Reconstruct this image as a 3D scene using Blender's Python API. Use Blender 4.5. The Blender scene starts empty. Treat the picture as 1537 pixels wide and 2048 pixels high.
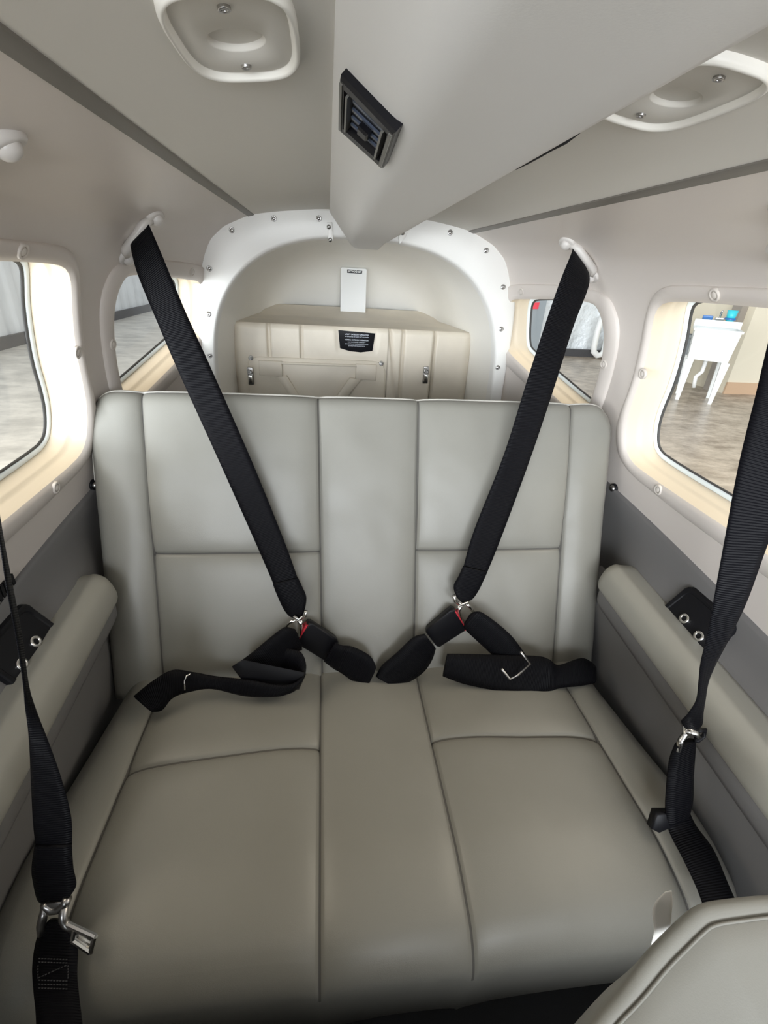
import bpy, bmesh, math, random
import numpy as np
from mathutils import Vector, Matrix, noise
from mathutils.geometry import delaunay_2d_cdt

random.seed(7)
SC = bpy.context.scene
COL = SC.collection

# ------------------------------------------------------------------ camera
F = 940.0
R = np.array([[0.992, -0.003, 0.129], [-0.116, -0.461, 0.88], [0.057, -0.888, -0.457]])
u_, s_, v_ = np.linalg.svd(R); R = u_ @ v_
cam_d = bpy.data.cameras.new('camera'); cam = bpy.data.objects.new('camera', cam_d); COL.objects.link(cam)
cam_d.sensor_fit = 'VERTICAL'; cam_d.sensor_height = 36.0; cam_d.lens = F / 2048 * 36.0
cam_d.clip_start = 0.01; cam_d.clip_end = 200
cr, cd, cf = R[:, 0], -R[:, 1], R[:, 2]
cam.matrix_world = Matrix(((cr[0], cd[0], -cf[0], 0), (cr[1], cd[1], -cf[1], 0), (cr[2], cd[2], -cf[2], 0), (0, 0, 0, 1)))
SC.camera = cam

# ------------------------------------------------------------------ world, lamps, exposure
SC.view_settings.view_transform = 'Standard'
SC.view_settings.look = 'None'
SC.view_settings.gamma = 1.0
SC.view_settings.exposure = 0.0
SC.view_settings.use_curve_mapping = False
world = bpy.data.worlds.new('hangar_daylight'); SC.world = world; world.use_nodes = True
bg = world.node_tree.nodes['Background']
bg.inputs['Color'].default_value = (0.93, 0.97, 1.0, 1)
bg.inputs['Strength'].default_value = 0.8

def area(name, loc, target, size, power, color):
    d = bpy.data.lights.new(name, 'AREA'); d.energy = power; d.color = color
    d.shape = 'RECTANGLE'; d.size, d.size_y = size
    o = bpy.data.objects.new(name, d); COL.objects.link(o)
    o.location = loc
    o.rotation_euler = (Vector(target) - Vector(loc)).to_track_quat('-Z', 'Y').to_euler()
    return o
# unseen warm area lights added high on both sides to warm the sills
area('warm_sill_fill', (-3.2, 1.0, 3.4), (0, 0.8, -0.3), (3.0, 5.0), 240, (1.0, 0.86, 0.66))
area('warm_sill_fill', (3.4, 1.0, 3.4), (0, 0.8, -0.3), (3.0, 5.0), 240, (1.0, 0.86, 0.66))
# daylight from the open hangar door ahead and to the left of the aircraft
area('hangar_door', (-1.5, -7.0, 0.5), (0.1, 0.9, -0.15), (7.0, 4.0), 1900, (0.90, 0.95, 1.0))
area('duct_side_fill', (-6.0, -3.2, -0.5), (0.1, 0.5, 0.05), (5.0, 2.6), 950, (0.92, 0.96, 1.0))  # second area light, added low on the left to brighten the duct's left face

# ------------------------------------------------------------------ helpers: geometry
def ray(px, py): return R @ np.array([(px - 768.5) / F, (py - 1024.0) / F, 1.0])
def dep(px, py, d): return ray(px, py) * d
def onY(px, py, y): r = ray(px, py); return r * y / r[1]
def onZ(px, py, z): r = ray(px, py); return r * z / r[2]
def onP(px, py, p0, n):
    r = ray(px, py); n = np.array(n, float); return r * (n @ np.array(p0, float)) / (n @ r)

XC = 0.0886           # centre line of the cabin
S = 1.14              # scale of the shell about the eye point
PZ = [-1.2, -.9, -.7, -.5, -.39, -.28, -.13, -.05, .0, .035, .062, .078, .085]
PW = [.40, .44, .462, .475, .475, .46, .435, .417, .398, .370, .320, .262, .232]
def Wz(z): return float(np.interp(z, PZ, PW))
def T2(y):
    t = min(max((y - .5) / .66, 0), 1.3); return 1 - .37 * t ** 3
def wall_w(y, z): return .232 + (Wz(z) - .232) * T2(y)
def hit(px, py, s=S):
    r = ray(px, py); sg = 1 if px > 640 else -1
    for t in np.linspace(.1, 2.4, 9000):
        p = r * t
        if sg * (p[0] - XC) - wall_w(p[1], p[2]) > 0: return p * s
    return r * 2
def wall_pt(sg, y, z, d=0.0): return Vector((XC + sg * (wall_w(y, z) + d), y, z)) * S
def wall_normal(sg, y, z):
    a = wall_pt(sg, y + .01, z) - wall_pt(sg, y - .01, z); b = wall_pt(sg, y, z + .006) - wall_pt(sg, y, z - .006)
    n = a.cross(b).normalized()
    if n.x * sg > 0: n = -n
    return n

def mesh(name, verts, faces, mat, parent=None, smooth=True, fmat=None):
    me = bpy.data.meshes.new(name)
    me.from_pydata([tuple(v) for v in verts], [], faces); me.update()
    for m in (mat if isinstance(mat, (list, tuple)) else [mat]): me.materials.append(m)
    if fmat is not None: me.polygons.foreach_set('material_index', fmat)
    if smooth: me.polygons.foreach_set('use_smooth', [True] * len(me.polygons))
    o = bpy.data.objects.new(name, me); COL.objects.link(o)
    if parent: o.parent = parent
    bm = bmesh.new(); bm.from_mesh(me); bmesh.ops.recalc_face_normals(bm, faces=bm.faces); bm.to_mesh(me); bm.free()
    return o

class MB:
    """collects shapes into one mesh"""
    def __init__(s): s.v = []; s.f = []; s.m = []; s.mi = 0
    def add(s, v, f):
        b = len(s.v); s.v += [Vector(p) for p in v]; s.f += [tuple(i + b for i in q) for q in f]; s.m += [s.mi] * len(f); return s
    def loft(s, loops, closed=True, cap0=False, cap1=False):
        n = len(loops[0]); v = [p for l in loops for p in l]; f = []
        for i in range(len(loops) - 1):
            for j in range(n if closed else n - 1):
                k = (j + 1) % n
                f.append((i * n + j, i * n + k, (i + 1) * n + k, (i + 1) * n + j))
        if cap0: f.append(tuple(range(n)))
        if cap1: f.append(tuple((len(loops) - 1) * n + j for j in range(n)))
        return s.add(v, f)
    def tube(s, path, r, n=8, caps=True):
        path = [Vector(p) for p in path]; loops = []; up = None
        for i, p in enumerate(path):
            t = (path[min(i + 1, len(path) - 1)] - path[max(i - 1, 0)]).normalized()
            if up is None: up = t.orthogonal().normalized()
            up = (up - t * up.dot(t)).normalized(); sd = t.cross(up)
            rr = r[i] if isinstance(r, (list, tuple)) else r
            loops.append([p + (up * math.cos(2 * math.pi * k / n) + sd * math.sin(2 * math.pi * k / n)) * rr for k in range(n)])
        return s.loft(loops, True, caps, caps)
    def prism(s, pts, n, depth, bev=0.0):
        """outline pts (closed) pushed back from the front by depth along -n, front edge bevelled"""
        n = Vector(n).normalized(); pts = [Vector(p) for p in pts]; c = sum(pts, Vector()) / len(pts)
        lo = [p - n * depth for p in pts]
        if bev:
            mid = [p - n * bev for p in pts]
            top = [p + (c - p).normalized() * bev for p in pts]
            mid2 = [p - n * bev * .3 + (c - p).normalized() * bev * .3 for p in pts]
            return s.loft([lo, mid, mid2, top], True, True, True)
        return s.loft([lo, pts], True, True, True)
    def box(s, c, x, y, z, bev=0.0):
        """centre, three half vectors; front is +z"""
        c, x, y, z = map(Vector, (c, x, y, z)); r = bev
        lx, ly = x.length, y.length; ux, uy = x / lx, y / ly; o = []
        if r <= 0: o = [c + z + x * a + y * b for a, b in ((-1, -1), (1, -1), (1, 1), (-1, 1))]
        else:
            for a, b, t0 in ((1, 1, 0), (-1, 1, 90), (-1, -1, 180), (1, -1, 270)):
                for k in range(4):
                    t = math.radians(t0 + 30 * k)
                    o.append(c + z + ux * (a * (lx - r) + math.cos(t) * r) + uy * (b * (ly - r) + math.sin(t) * r))
        return s.prism(o, z, 2 * z.length, min(r * .5, z.length))
    def dome(s, c, n, r, h, seg=14, rings=4):
        n = Vector(n).normalized(); a = n.orthogonal().normalized(); b = n.cross(a); c = Vector(c); loops = []
        for i in range(rings + 1):
            t = i / rings * math.pi / 2 * .96
            loops.append([c + (a * math.cos(2 * math.pi * k / seg) + b * math.sin(2 * math.pi * k / seg)) * r * math.cos(t) + n * h * math.sin(t) for k in range(seg)])
        loops.insert(0, [p - n * .003 for p in loops[0]])
        return s.loft(loops, True, False, True)
    def ring(s, c, n, r0, r1, h, seg=20):
        n = Vector(n).normalized(); a = n.orthogonal().normalized(); b = n.cross(a); c = Vector(c)
        L = lambda r, z: [c + (a * math.cos(2 * math.pi * k / seg) + b * math.sin(2 * math.pi * k / seg)) * r + n * z for k in range(seg)]
        return s.loft([L(r1, -.002), L(r1, h * .6), L(r1 * .94 + r0 * .06, h), L(r0 * .9 + r1 * .1, h), L(r0, h * .7), L(r0, -.002)])
    def build(s, name, mat, parent=None, smooth=True):
        return mesh(name, s.v, s.f, mat, parent, smooth, s.m if isinstance(mat, (list, tuple)) else None)

def sharp(o, deg=35):
    me = o.data; bm = bmesh.new(); bm.from_mesh(me)
    for e in bm.edges:
        if len(e.link_faces) == 2 and e.calc_face_angle(0) > math.radians(deg): e.smooth = False
    bm.to_mesh(me); bm.free(); return o
def tag(o, label=None, cat=None, group=None, kind=None):
    if label: o['label'] = label
    if cat: o['category'] = cat
    if group: o['group'] = group
    if kind: o['kind'] = kind
    return o
def thing(name, label, cat, loc=(0, 0, 0), group=None):
    o = bpy.data.objects.new(name, None); COL.objects.link(o); o.empty_display_size = .05
    o.location = loc; tag(o, label, cat, group); return o
def settle(root):
    """children were built in world space: move the empty to its base and keep them in place"""
    ch = [o for o in COL.objects if o.parent == root]
    pts = []
    def walk(o):
        if o.type == 'MESH': pts.extend(v.co for v in o.data.vertices)
        for c in COL.objects:
            if c.parent == o: walk(c)
    for c in ch: walk(c)
    lo = Vector((min(p.x for p in pts), min(p.y for p in pts), min(p.z for p in pts))); hi = Vector((max(p.x for p in pts), max(p.y for p in pts), max(p.z for p in pts)))
    base = Vector(((lo.x + hi.x) / 2, (lo.y + hi.y) / 2, lo.z)); root.location = base
    for c in ch: c.location = -base
    return root
def struct(o, label, cat): return tag(o, label, cat, None, 'structure')
def chaikin(p, it=2, closed=True):
    for _ in range(it):
        q = []; n = len(p)
        for i in range(n if closed else n - 1):
            a, b = p[i], p[(i + 1) % n]
            q.append(tuple(a[k] * .75 + b[k] * .25 for k in range(len(a)))); q.append(tuple(a[k] * .25 + b[k] * .75 for k in range(len(a))))
        if not closed: q = [p[0]] + q + [p[-1]]
        p = q
    return p
def spline(p, n):
    """n points along a Catmull-Rom curve through p"""
    p = [np.array(q, float) for q in p]; out = []; m = len(p) - 1
    for k in range(n):
        t = k / (n - 1) * m; i = min(int(t), m - 1); t -= i
        a, b, c, d = p[max(i - 1, 0)], p[i], p[i + 1], p[min(i + 2, m)]
        out.append(.5 * (2 * b + (c - a) * t + (2 * a - 5 * b + 4 * c - d) * t * t + (3 * b - a - 3 * c + d) * t ** 3))
    return out
def resample(p, n):
    """n points around the closed outline p, starting at the right of its centre, by angle"""
    c = np.mean(np.array(p), 0); P = np.array(p); out = []
    ext = np.ptp(P, axis=0)
    for k in range(n):
        t = 2 * math.pi * k / n; d = np.array([math.cos(t) * ext[0], math.sin(t) * ext[1]]); best = None
        for i in range(len(P)):
            a, b = P[i] - c, P[(i + 1) % len(P)] - c; e = b - a
            den = d[0] * e[1] - d[1] * e[0]
            if abs(den) < 1e-12: continue
            tt = (a[0] * e[1] - a[1] * e[0]) / den; uu = (a[0] * d[1] - a[1] * d[0]) / den
            if tt > 0 and -1e-9 <= uu <= 1 + 1e-9: best = tt if best is None else max(best, tt)
        out.append(c + d * best)
    return np.array(out)
def inset(L, d):
    """move a closed 2D loop inwards by d"""
    n = len(L); out = []; c = L.mean(0)
    for i in range(n):
        t = L[(i + 1) % n] - L[i - 1]; nn = np.array([-t[1], t[0]]); nn /= np.linalg.norm(nn) + 1e-12
        if nn @ (c - L[i]) < 0: nn = -nn
        out.append(L[i] + nn * d)
    return np.array(out)

# ------------------------------------------------------------------ materials
def mat(name, col, rough=.5, metal=0.0, bump=0.0, bscale=200.0, var=0.0, vscale=6.0, spec=.5, sheen=0.0, bdist=.001):
    m = bpy.data.materials.new(name); m.use_nodes = True; nt = m.node_tree; b = nt.nodes['Principled BSDF']
    b.inputs['Base Color'].default_value = (*col, 1); b.inputs['Roughness'].default_value = rough
    b.inputs['Metallic'].default_value = metal; b.inputs['Specular IOR Level'].default_value = spec
    if sheen: b.inputs['Sheen Weight'].default_value = sheen
    tc = nt.nodes.new('ShaderNodeTexCoord')
    if bump:
        t = nt.nodes.new('ShaderNodeTexNoise'); t.inputs['Scale'].default_value = bscale; t.inputs['Detail'].default_value = 3
        bu = nt.nodes.new('ShaderNodeBump'); bu.inputs['Strength'].default_value = bump; bu.inputs['Distance'].default_value = bdist
        nt.links.new(tc.outputs['Object'], t.inputs['Vector']); nt.links.new(t.outputs['Fac'], bu.inputs['Height']); nt.links.new(bu.outputs['Normal'], b.inputs['Normal'])
    if var:
        t = nt.nodes.new('ShaderNodeTexNoise'); t.inputs['Scale'].default_value = vscale; t.inputs['Detail'].default_value = 5
        r = nt.nodes.new('ShaderNodeValToRGB')
        r.color_ramp.elements[0].position = .3; r.color_ramp.elements[1].position = .7
        r.color_ramp.elements[0].color = (*[c * (1 - var) for c in col], 1); r.color_ramp.elements[1].color = (*[min(1, c * (1 + var)) for c in col], 1)
        nt.links.new(tc.outputs['Object'], t.inputs['Vector']); nt.links.new(t.outputs['Fac'], r.inputs['Fac']); nt.links.new(r.outputs['Color'], b.inputs['Base Color'])
    return m
M_leather = mat('grey_leather', (.228, .221, .194), .42, bump=.25, bscale=900, bdist=.0004, var=.03, vscale=9)
M_seam = mat('seam_thread', (.10, .095, .085), .8)
M_pipe = mat('piping_leather', (.62, .60, .55), .5)
M_trim = mat('beige_trim_plastic', (.63, .575, .53), .45, bump=.12, bscale=700, bdist=.0003)
M_sill = mat('cream_window_plastic', (.71, .615, .475), .45)
M_head = mat('headliner_vinyl', (.68, .655, .605), .6, bump=.1, bscale=900, bdist=.0003)
M_duct = mat('duct_vinyl', (.72, .705, .68), .55, bump=.1, bscale=900, bdist=.0003)
M_strip = mat('grey_brown_strip', (.17, .155, .135), .5)
M_panel = mat('grey_side_panel', (.155, .150, .148), .5, bump=.15, bscale=700, bdist=.0003)
M_arm = mat('armrest_vinyl', (.31, .30, .26), .45, bump=.15, bscale=900, bdist=.0003)
M_bulk = mat('ivory_moulded_plastic', (.86, .835, .775), .42, bump=.08, bscale=500, bdist=.0003, var=.02, vscale=5)
M_shelf = mat('tan_stained_plastic', (.70, .635, .53), .45, bump=.08, bscale=500, bdist=.0003, var=.10, vscale=7)
M_arch = mat('ivory_arch_plastic', (.83, .82, .79), .4)
M_white = mat('white_plastic', (.86, .87, .86), .4)
M_black = mat('black_plastic', (.007, .007, .009), .42, spec=.22)
M_dark = mat('dark_void', (.006, .006, .007), .9)
M_chrome = mat('chrome', (.75, .74, .72), .18, metal=1.0)
M_steel = mat('dull_steel', (.42, .41, .40), .3, metal=1.0)
M_red = mat('red_button', (.55, .03, .05), .35)
M_carpet = mat('dark_carpet', (.018, .018, .019), .95, bump=.8, bscale=900)
M_seal = mat('pale_window_seal', (.80, .86, .87), .4)
M_gasket = mat('dark_gasket', (.05, .048, .045), .6)
M_vent = mat('vent_blue_black_plastic', (.07, .085, .12), .35, spec=.3)
M_ventbar = mat('vent_grey_bars', (.11, .107, .095), .4)
M_paper = mat('white_paper', (.90, .88, .83), .8)
M_cap = mat('beige_screw_cap', (.62, .57, .52), .35)
M_anchor = mat('painted_anchor', (.60, .57, .54), .35)

def webbing_mat():
    m = bpy.data.materials.new('black_webbing'); m.use_nodes = True; nt = m.node_tree; b = nt.nodes['Principled BSDF']
    b.inputs['Base Color'].default_value = (.004, .004, .0055, 1); b.inputs['Roughness'].default_value = .5
    b.inputs['Specular IOR Level'].default_value = .11
    uv = nt.nodes.new('ShaderNodeUVMap'); sep = nt.nodes.new('ShaderNodeSeparateXYZ')
    nt.links.new(uv.outputs['UV'], sep.inputs[0])
    def wave(sock, k):
        a = nt.nodes.new('ShaderNodeMath'); a.operation = 'MULTIPLY'; a.inputs[1].default_value = k; nt.links.new(sock, a.inputs[0])
        s = nt.nodes.new('ShaderNodeMath'); s.operation = 'SINE'; nt.links.new(a.outputs[0], s.inputs[0]); return s.outputs[0]
    w = wave(sep.outputs['Y'], 2 * math.pi / .0028)
    w2 = wave(sep.outputs['X'], 2 * math.pi * 5)
    ad = nt.nodes.new('ShaderNodeMath'); ad.operation = 'MULTIPLY_ADD'; ad.inputs[1].default_value = .25
    nt.links.new(w2, ad.inputs[0]); nt.links.new(w, ad.inputs[2])
    bu = nt.nodes.new('ShaderNodeBump'); bu.inputs['Strength'].default_value = .45; bu.inputs['Distance'].default_value = .0006
    nt.links.new(ad.outputs[0], bu.inputs['Height']); nt.links.new(bu.outputs['Normal'], b.inputs['Normal'])
    return m
M_web = webbing_mat()
def glass_mat():
    m = bpy.data.materials.new('clear_acrylic'); m.use_nodes = True; nt = m.node_tree
    for n in list(nt.nodes): nt.nodes.remove(n)
    out = nt.nodes.new('ShaderNodeOutputMaterial'); mx = nt.nodes.new('ShaderNodeMixShader')
    t = nt.nodes.new('ShaderNodeBsdfTransparent'); t.inputs['Color'].default_value = (.97, .985, .985, 1)
    g = nt.nodes.new('ShaderNodeBsdfGlossy'); g.inputs['Roughness'].default_value = .02
    mx.inputs['Fac'].default_value = .05
    nt.links.new(t.outputs[0], mx.inputs[1]); nt.links.new(g.outputs[0], mx.inputs[2]); nt.links.new(mx.outputs[0], out.inputs['Surface'])
    return m
M_glass = glass_mat()

# ------------------------------------------------------------------ the shell: side walls with window openings
W1I = [(.880, -.028), (.854, -.044), (.839, -.075), (.838, -.107), (.847, -.161), (.862, -.207), (.880, -.238), (.912, -.247), (.998, -.223), (1.073, -.197), (1.138, -.171), (1.162, -.158), (1.173, -.13), (1.174, -.08), (1.168, -.056), (1.15, -.043), (1.134, -.041), (1.0, -.032)]
W1O = [(.839, -.010), (.806, -.044), (.798, -.083), (.809, -.14), (.822, -.19), (.842, -.238), (.872, -.271), (.922, -.278), (1.01, -.252), (1.1, -.218), (1.17, -.19), (1.2, -.16), (1.205, -.09), (1.195, -.035), (1.17, -.018), (1.13, -.011), (.985, -.006)]
W2I = [(.2, -.012), (.515, -.012), (.672, -.014), (.704, -.022), (.718, -.043), (.722, -.08), (.732, -.129), (.749, -.183), (.754, -.219), (.749, -.253), (.735, -.273), (.706, -.283), (.55, -.288), (.2, -.29), (.17, -.27), (.16, -.15), (.17, -.03)]
W2O = [(.2, .01), (.555, .005), (.659, .005), (.695, 0.0), (.719, -.014), (.735, -.046), (.742, -.095), (.756, -.16), (.772, -.2), (.777, -.242), (.76, -.281), (.717, -.30), (.672, -.304), (.57, -.313), (.2, -.318), (.14, -.28), (.13, -.15), (.14, -.02)]
NW = 112
def outl(p): return resample(chaikin(p, 2), NW)
LI1, LO1, LI2, LO2 = outl(W1I), outl(W1O), outl(W2I), outl(W2O)

# profile samples as a running length, top strip to the grey panel
prof = []
zs_dense = list(np.linspace(.085, .035, 26)) + list(np.linspace(.03, -.42, 46))
wp = [(Wz(z), z) for z in zs_dense]
sm = np.array(wp)
for _ in range(6): sm[1:-1] = sm[1:-1] * .5 + (sm[:-2] + sm[2:]) * .25
PZ, PW = list(sm[::-1, 1]), list(sm[::-1, 0])
PZ = [-1.2, -.9, -.7, -.5] + PZ; PW = [.40, .44, .462, .475] + PW

def wall(sg, name, label):
    vs, edges = [], []
    zs = list(sm[::2, 1]); 
    def addloop(L):
        b = len(vs)
        for y, z in L: vs.append((y, z * 1.0))
        for i in range(len(L)): edges.append((b + i, b + (i + 1) % len(L)))
    holes = [inset(LO1, .012), inset(LO2, .008)]
    for L in holes: addloop(L)
    # the upper, flatter part of the profile is stretched so the triangles stay even
    ys = np.arange(-.12, 1.2201, .02)
    for z in zs:
        for y in ys: vs.append((y, z))
    r = delaunay_2d_cdt([Vector(v) for v in vs], edges, [], 0, 1e-6)
    V, Fc = r[0], r[2]
    def inside(p, L):
        c = False
        for i in range(len(L)):
            a, b = L[i], L[i - 1]
            if (a[1] > p[1]) != (b[1] > p[1]) and p[0] < (b[0] - a[0]) * (p[1] - a[1]) / (b[1] - a[1]) + a[0]: c = not c
        return c
    faces = []
    for f in Fc:
        c = sum((V[i] for i in f), Vector((0, 0))) / len(f)
        if not any(inside(c, L) for L in holes): faces.append(tuple(f))
    return struct(mesh(name, [wall_pt(sg, v.x, v.y) for v in V], faces, M_trim), label, 'wall')
wall(-1, 'wall_left', 'beige moulded cabin wall on the left with two rounded window openings')
wall(1, 'wall_right', 'beige moulded cabin wall on the right with two rounded window openings')

def screw_cap(parent, p, n, r=.0085, name='screw_cap'):
    mb = MB(); mb.ring(p, n, r * .72, r * 1.15, .0025); mb.dome(Vector(p) + Vector(n) * .0012, n, r * .66, .002)
    return mb.build(name, M_cap, parent)

def window(sg, LI, LO, name, label, caps):
    root = thing(name, label, 'window'); root['kind'] = 'structure'
    zlo, zhi = LI[:, 1].min(), LI[:, 1].max()
    def loop(L, d):
        out = []
        for y, z in L:
            k = min(max((z - zlo) / (zhi - zlo), 0), 1)
            out.append(wall_pt(sg, y, z + .022 * min(max(d, 0) / .05, 1) * max(0, k - .5) * 2 + .008 * min(max(d, 0) / .05, 1) * max(0, .5 - k) * 2, d))
        return out
    mb = MB()
    mb.loft([loop(LO, .004), loop(LO, -.0015), loop(inset(LO, .003), -.0055), loop(inset(LI, -.006), -.0065), loop(inset(LI, -.002), -.005), loop(inset(LI, .001), -.001)])
    sur = mb.build('window_surround', M_trim, root)
    mb = MB()
    mb.loft([loop(inset(LI, .001), -.001), loop(inset(LI, .0025), .006), loop(inset(LI, .003), .016), loop(inset(LI, .0036), .021), loop(inset(LI, .0055), .0235), loop(inset(LI, .0062), .027), loop(inset(LI, .0062), .036), loop(inset(LI, .0064), .046), loop(inset(LI, .0066), .052)])
    mb.build('window_recess', M_sill, root)
    mb = MB()
    mb.loft([loop(inset(LI, .0058), .050), loop(inset(LI, .0064), .0475), loop(inset(LI, .008), .0465), loop(inset(LI, .0142), .0475), loop(inset(LI, .0149), .052)])
    mb.build('window_seal', M_seal, root)
    mb = MB(); mb.loft([loop(inset(LI, .0145), .052), loop(inset(LI, .0150), .0488), loop(inset(LI, .0170), .0492), loop(inset(LI, .0174), .052)])
    mb.build('window_gasket', M_gasket, root)
    base = inset(LI, .0148); c = base.mean(0); mb = MB()
    mb.loft([loop(np.array([c + (q - c) * k for q in base]), .0512) for k in (1, .8, .6, .4, .2, .02)], True, False, True)
    mb.build('window_pane', M_glass, root)
    for y, z in caps: screw_cap(sur, wall_pt(sg, y, z, -.0062), wall_normal(sg, y, z))
    return settle(root)
def yz(px, py): p = hit(px, py, 1.0); return (float(p[1]), float(p[2]))
c1 = [yz(1215, 729), yz(1049, 584), (1.192, -.11)]; c2 = [(.722, -.125), (.64, -.293), (.585, -.004)]
window(-1, LI1, LO1, 'window_1', 'left rear cabin window behind the bench seat, seen past the strap', c1)
window(1, LI1, LO1, 'window_2', 'right rear cabin window behind the bench seat, looking on plastic sheeting', c1)
window(-1, LI2, LO2, 'window_3', 'left side cabin window beside the bench, cut by the left edge of the photo', c2)
window(1, LI2, LO2, 'window_4', 'right side cabin window beside the bench, looking on a white utility sink', c2)

# headliner, strips
cp = [(-.236, .0842), (-.19, .0925), (-.135, .0995), (-.08, .105), (0, .107), (.08, .105), (.135, .0995), (.19, .0925), (.236, .0842)]
cp = spline(cp, 41); ys = np.linspace(-1.0, 1.2, 40)
v = [Vector((XC + a, y, z)) * S for y in ys for a, z in cp]; n = len(cp)
f = [(i * n + j, i * n + j + 1, (i + 1) * n + j + 1, (i + 1) * n + j) for i in range(len(ys) - 1) for j in range(n - 1)]
struct(mesh('ceiling', v, f, M_head), 'pale grey headliner panel on both sides of the overhead duct', 'ceiling')
for k, sg in enumerate((-1, 1)):
    mb = MB(); sec = [(.2265, .0868), (.2270, .0846), (.2285, .0838), (.2335, .0826), (.2385, .0812), (.2395, .0822), (.2395, .085)]
    mb.loft([[Vector((XC + sg * a, y, z)) * S for a, z in sec] for y in np.linspace(-1.0, 1.19, 14)], True, True, True)
    struct(sharp(mb.build('trim_%d' % (k + 1), M_strip)), 'thin grey trim strip along the %s edge of the ceiling' % ('left' if sg < 0 else 'right'), 'trim')

# grey lower side walls
PDX, PDY = [0, .006, .03, .036, .042, .06, .085, .2], [-.004, -.0075, -.008, -.0115, -.012, -.026, -.045, -.045]
def lean(y): return min(max((.72 - y) / .12, 0), 1)
def panel_w(y, z):
    d = float(np.interp(zedge(y) - z, PDX, PDY)); return wall_w(y, z) + (d if d > -.008 else -.008 + (d + .008) * lean(y))
def hit_panel(px, py):
    r = ray(px, py); sg = 1 if px > 640 else -1
    for t in np.linspace(.2, 2.0, 9000):
        p = r * t
        if sg * (p[0] - XC) - panel_w(p[1], p[2]) > 0: return p
def zedge(y): return -.345 - (.74 - max(y, 0)) * .12
def lower(sg):
    ys = np.linspace(-1.1, 1.16, 70); sec = []
    for y in ys:
        e = zedge(y)
        pts = [(0.012, e), (-.004, e - .0005), (-.0075, e - .006), (-.008, e - .030), (-.0115, e - .036), (-.012, e - .042), (-.026, e - .06), (-.045, e - .085), (-.045, -.55), (-.03, -.7), (-.02, -.95)]
        pts = [(d if d > -.008 else -.008 + (d + .008) * lean(y), z) for d, z in pts]
        sec.append([Vector((XC + sg * (wall_w(y, z) + d), y, z)) * S for d, z in pts])
    mb = MB(); mb.loft(sec, False)
    return mb.build('wall_lower_left' if sg < 0 else 'wall_lower_right', M_panel)
struct(lower(-1), 'dark grey lower side panel under the left windows', 'wall')
struct(lower(1), 'dark grey lower side panel under the right windows', 'wall')
mb = MB(); mb.box((XC, .4, -1.06), (.62, 0, 0), (0, 1.8, 0), (0, 0, .012))
struct(sharp(mb.build('floor', M_carpet)), 'black carpeted cabin floor in deep shade under the bench', 'floor')

# ------------------------------------------------------------------ rear bulkhead
def sup(hw, z0, b, nn, ang):
    c, s_ = math.cos(ang), math.sin(ang)
    return (hw * math.copysign(abs(c) ** (2 / nn), c), z0 + b * math.copysign(abs(s_) ** (2 / nn), s_))
NA = 96
def arch(hw, top, nn, y, zb=-.9):
    pts = [(hw, zb + k * (-.25 - zb) / 8) for k in range(8)]
    pts += [sup(hw, -.25, top + .25, nn, math.pi * k / NA) for k in range(NA + 1)]
    pts += [(-hw, -.25 + (k + 1) * (zb + .25) / 8) for k in range(8)]
    return [Vector((XC + a, y, z)) * S for a, z in pts]
mb = MB()
mb.loft([arch(.368, .108, 4.5, 1.168), arch(.366, .106, 4.5, 1.160), arch(.361, .101, 4.5, 1.1575), arch(.339, .062, 2.6, 1.157), arch(.336, .058, 2.6, 1.159), arch(.334, .056, 2.6, 1.166), arch(.332, .054, 2.6, 1.18)], False)
root = thing('arch_trim', 'ivory arch shaped trim panel with screws framing the baggage recess', 'trim panel')
mb.build('arch_panel', M_arch, root)
for px, py in ((419, 537), (417, 628), (420, 711), (464, 460), (548, 437), (638, 437), (1007, 574), (1003, 658), (996, 735), (973, 501), (901, 465)):
    p = onY(px, py, 1.157) * S; mb = MB()
    mb.ring(p, (0, -1, 0), .0035, .0065, .0015, 14); mb.dome(p, (0, -1, 0), .0048, .0028, 12); mb.build('screw', M_steel, root)
settle(root)
mb = MB(); loops = []
for y, hw, top in ((1.166, .334, .056), (1.22, .327, .054), (1.30, .317, .05), (1.42, .303, .042), (1.52, .291, .034), (1.585, .278, .022), (1.63, .255, .0), (1.66, .22, -.03), (1.68, .15, -.08), (1.686, .05, -.16)):
    loops.append(arch(hw, top, 2.6, y, -.6))
mb.loft(loops, False); mb.add([p for p in loops[-1]], [tuple(range(len(loops[-1])))])
struct(mb.build('wall_back', M_bulk), 'ivory domed back wall of the baggage recess above the shelf', 'wall')

# moulded shelf front with ribs
zt = -.137
root = thing('hat_shelf', 'ivory moulded hat shelf with a ribbed front at the very back', 'shelf')
def shelf_front():
    us = sorted(set(list(np.linspace(-.325, .325, 131)) + [g + d for g in (-.225, -.142, .088, .125, .21) for d in (-.006, -.003, 0, .003, .006)]))
    vs = list(np.linspace(0, .42, 60)); V = []
    for t in vs:
        for a in us:
            d = 0
            for g in (-.225, -.142, .088 + t * .15, .125, .21):
                dd = abs(a - g)
                if dd < .006: d += .009 * (1 - (dd / .006) ** 2) * (1 if t < .075 or g > .1 else max(0, 1 - (t - .075) / .01))
            # recess round the placard
            e = max(abs(a - .002) - .060 + .12 * t, abs(t - .033) - .030)
            if e < 0: d += min(.004, -e * 1.2)
            edge = .012 * max(0, 1 - t / .008) ** 2
            side = .02 * max(0, (abs(a) - .29) / .03) ** 2
            V.append(Vector((XC + a, 1.30 + d + edge + side, zt - t)) * S)
    n = len(us)
    return MB().add(V, [(i * n + j, i * n + j + 1, (i + 1) * n + j + 1, (i + 1) * n + j) for i in range(len(vs) - 1) for j in range(n - 1)])
shelf_front().build('shelf_front', M_shelf, root)
mb = MB(); v = []
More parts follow.
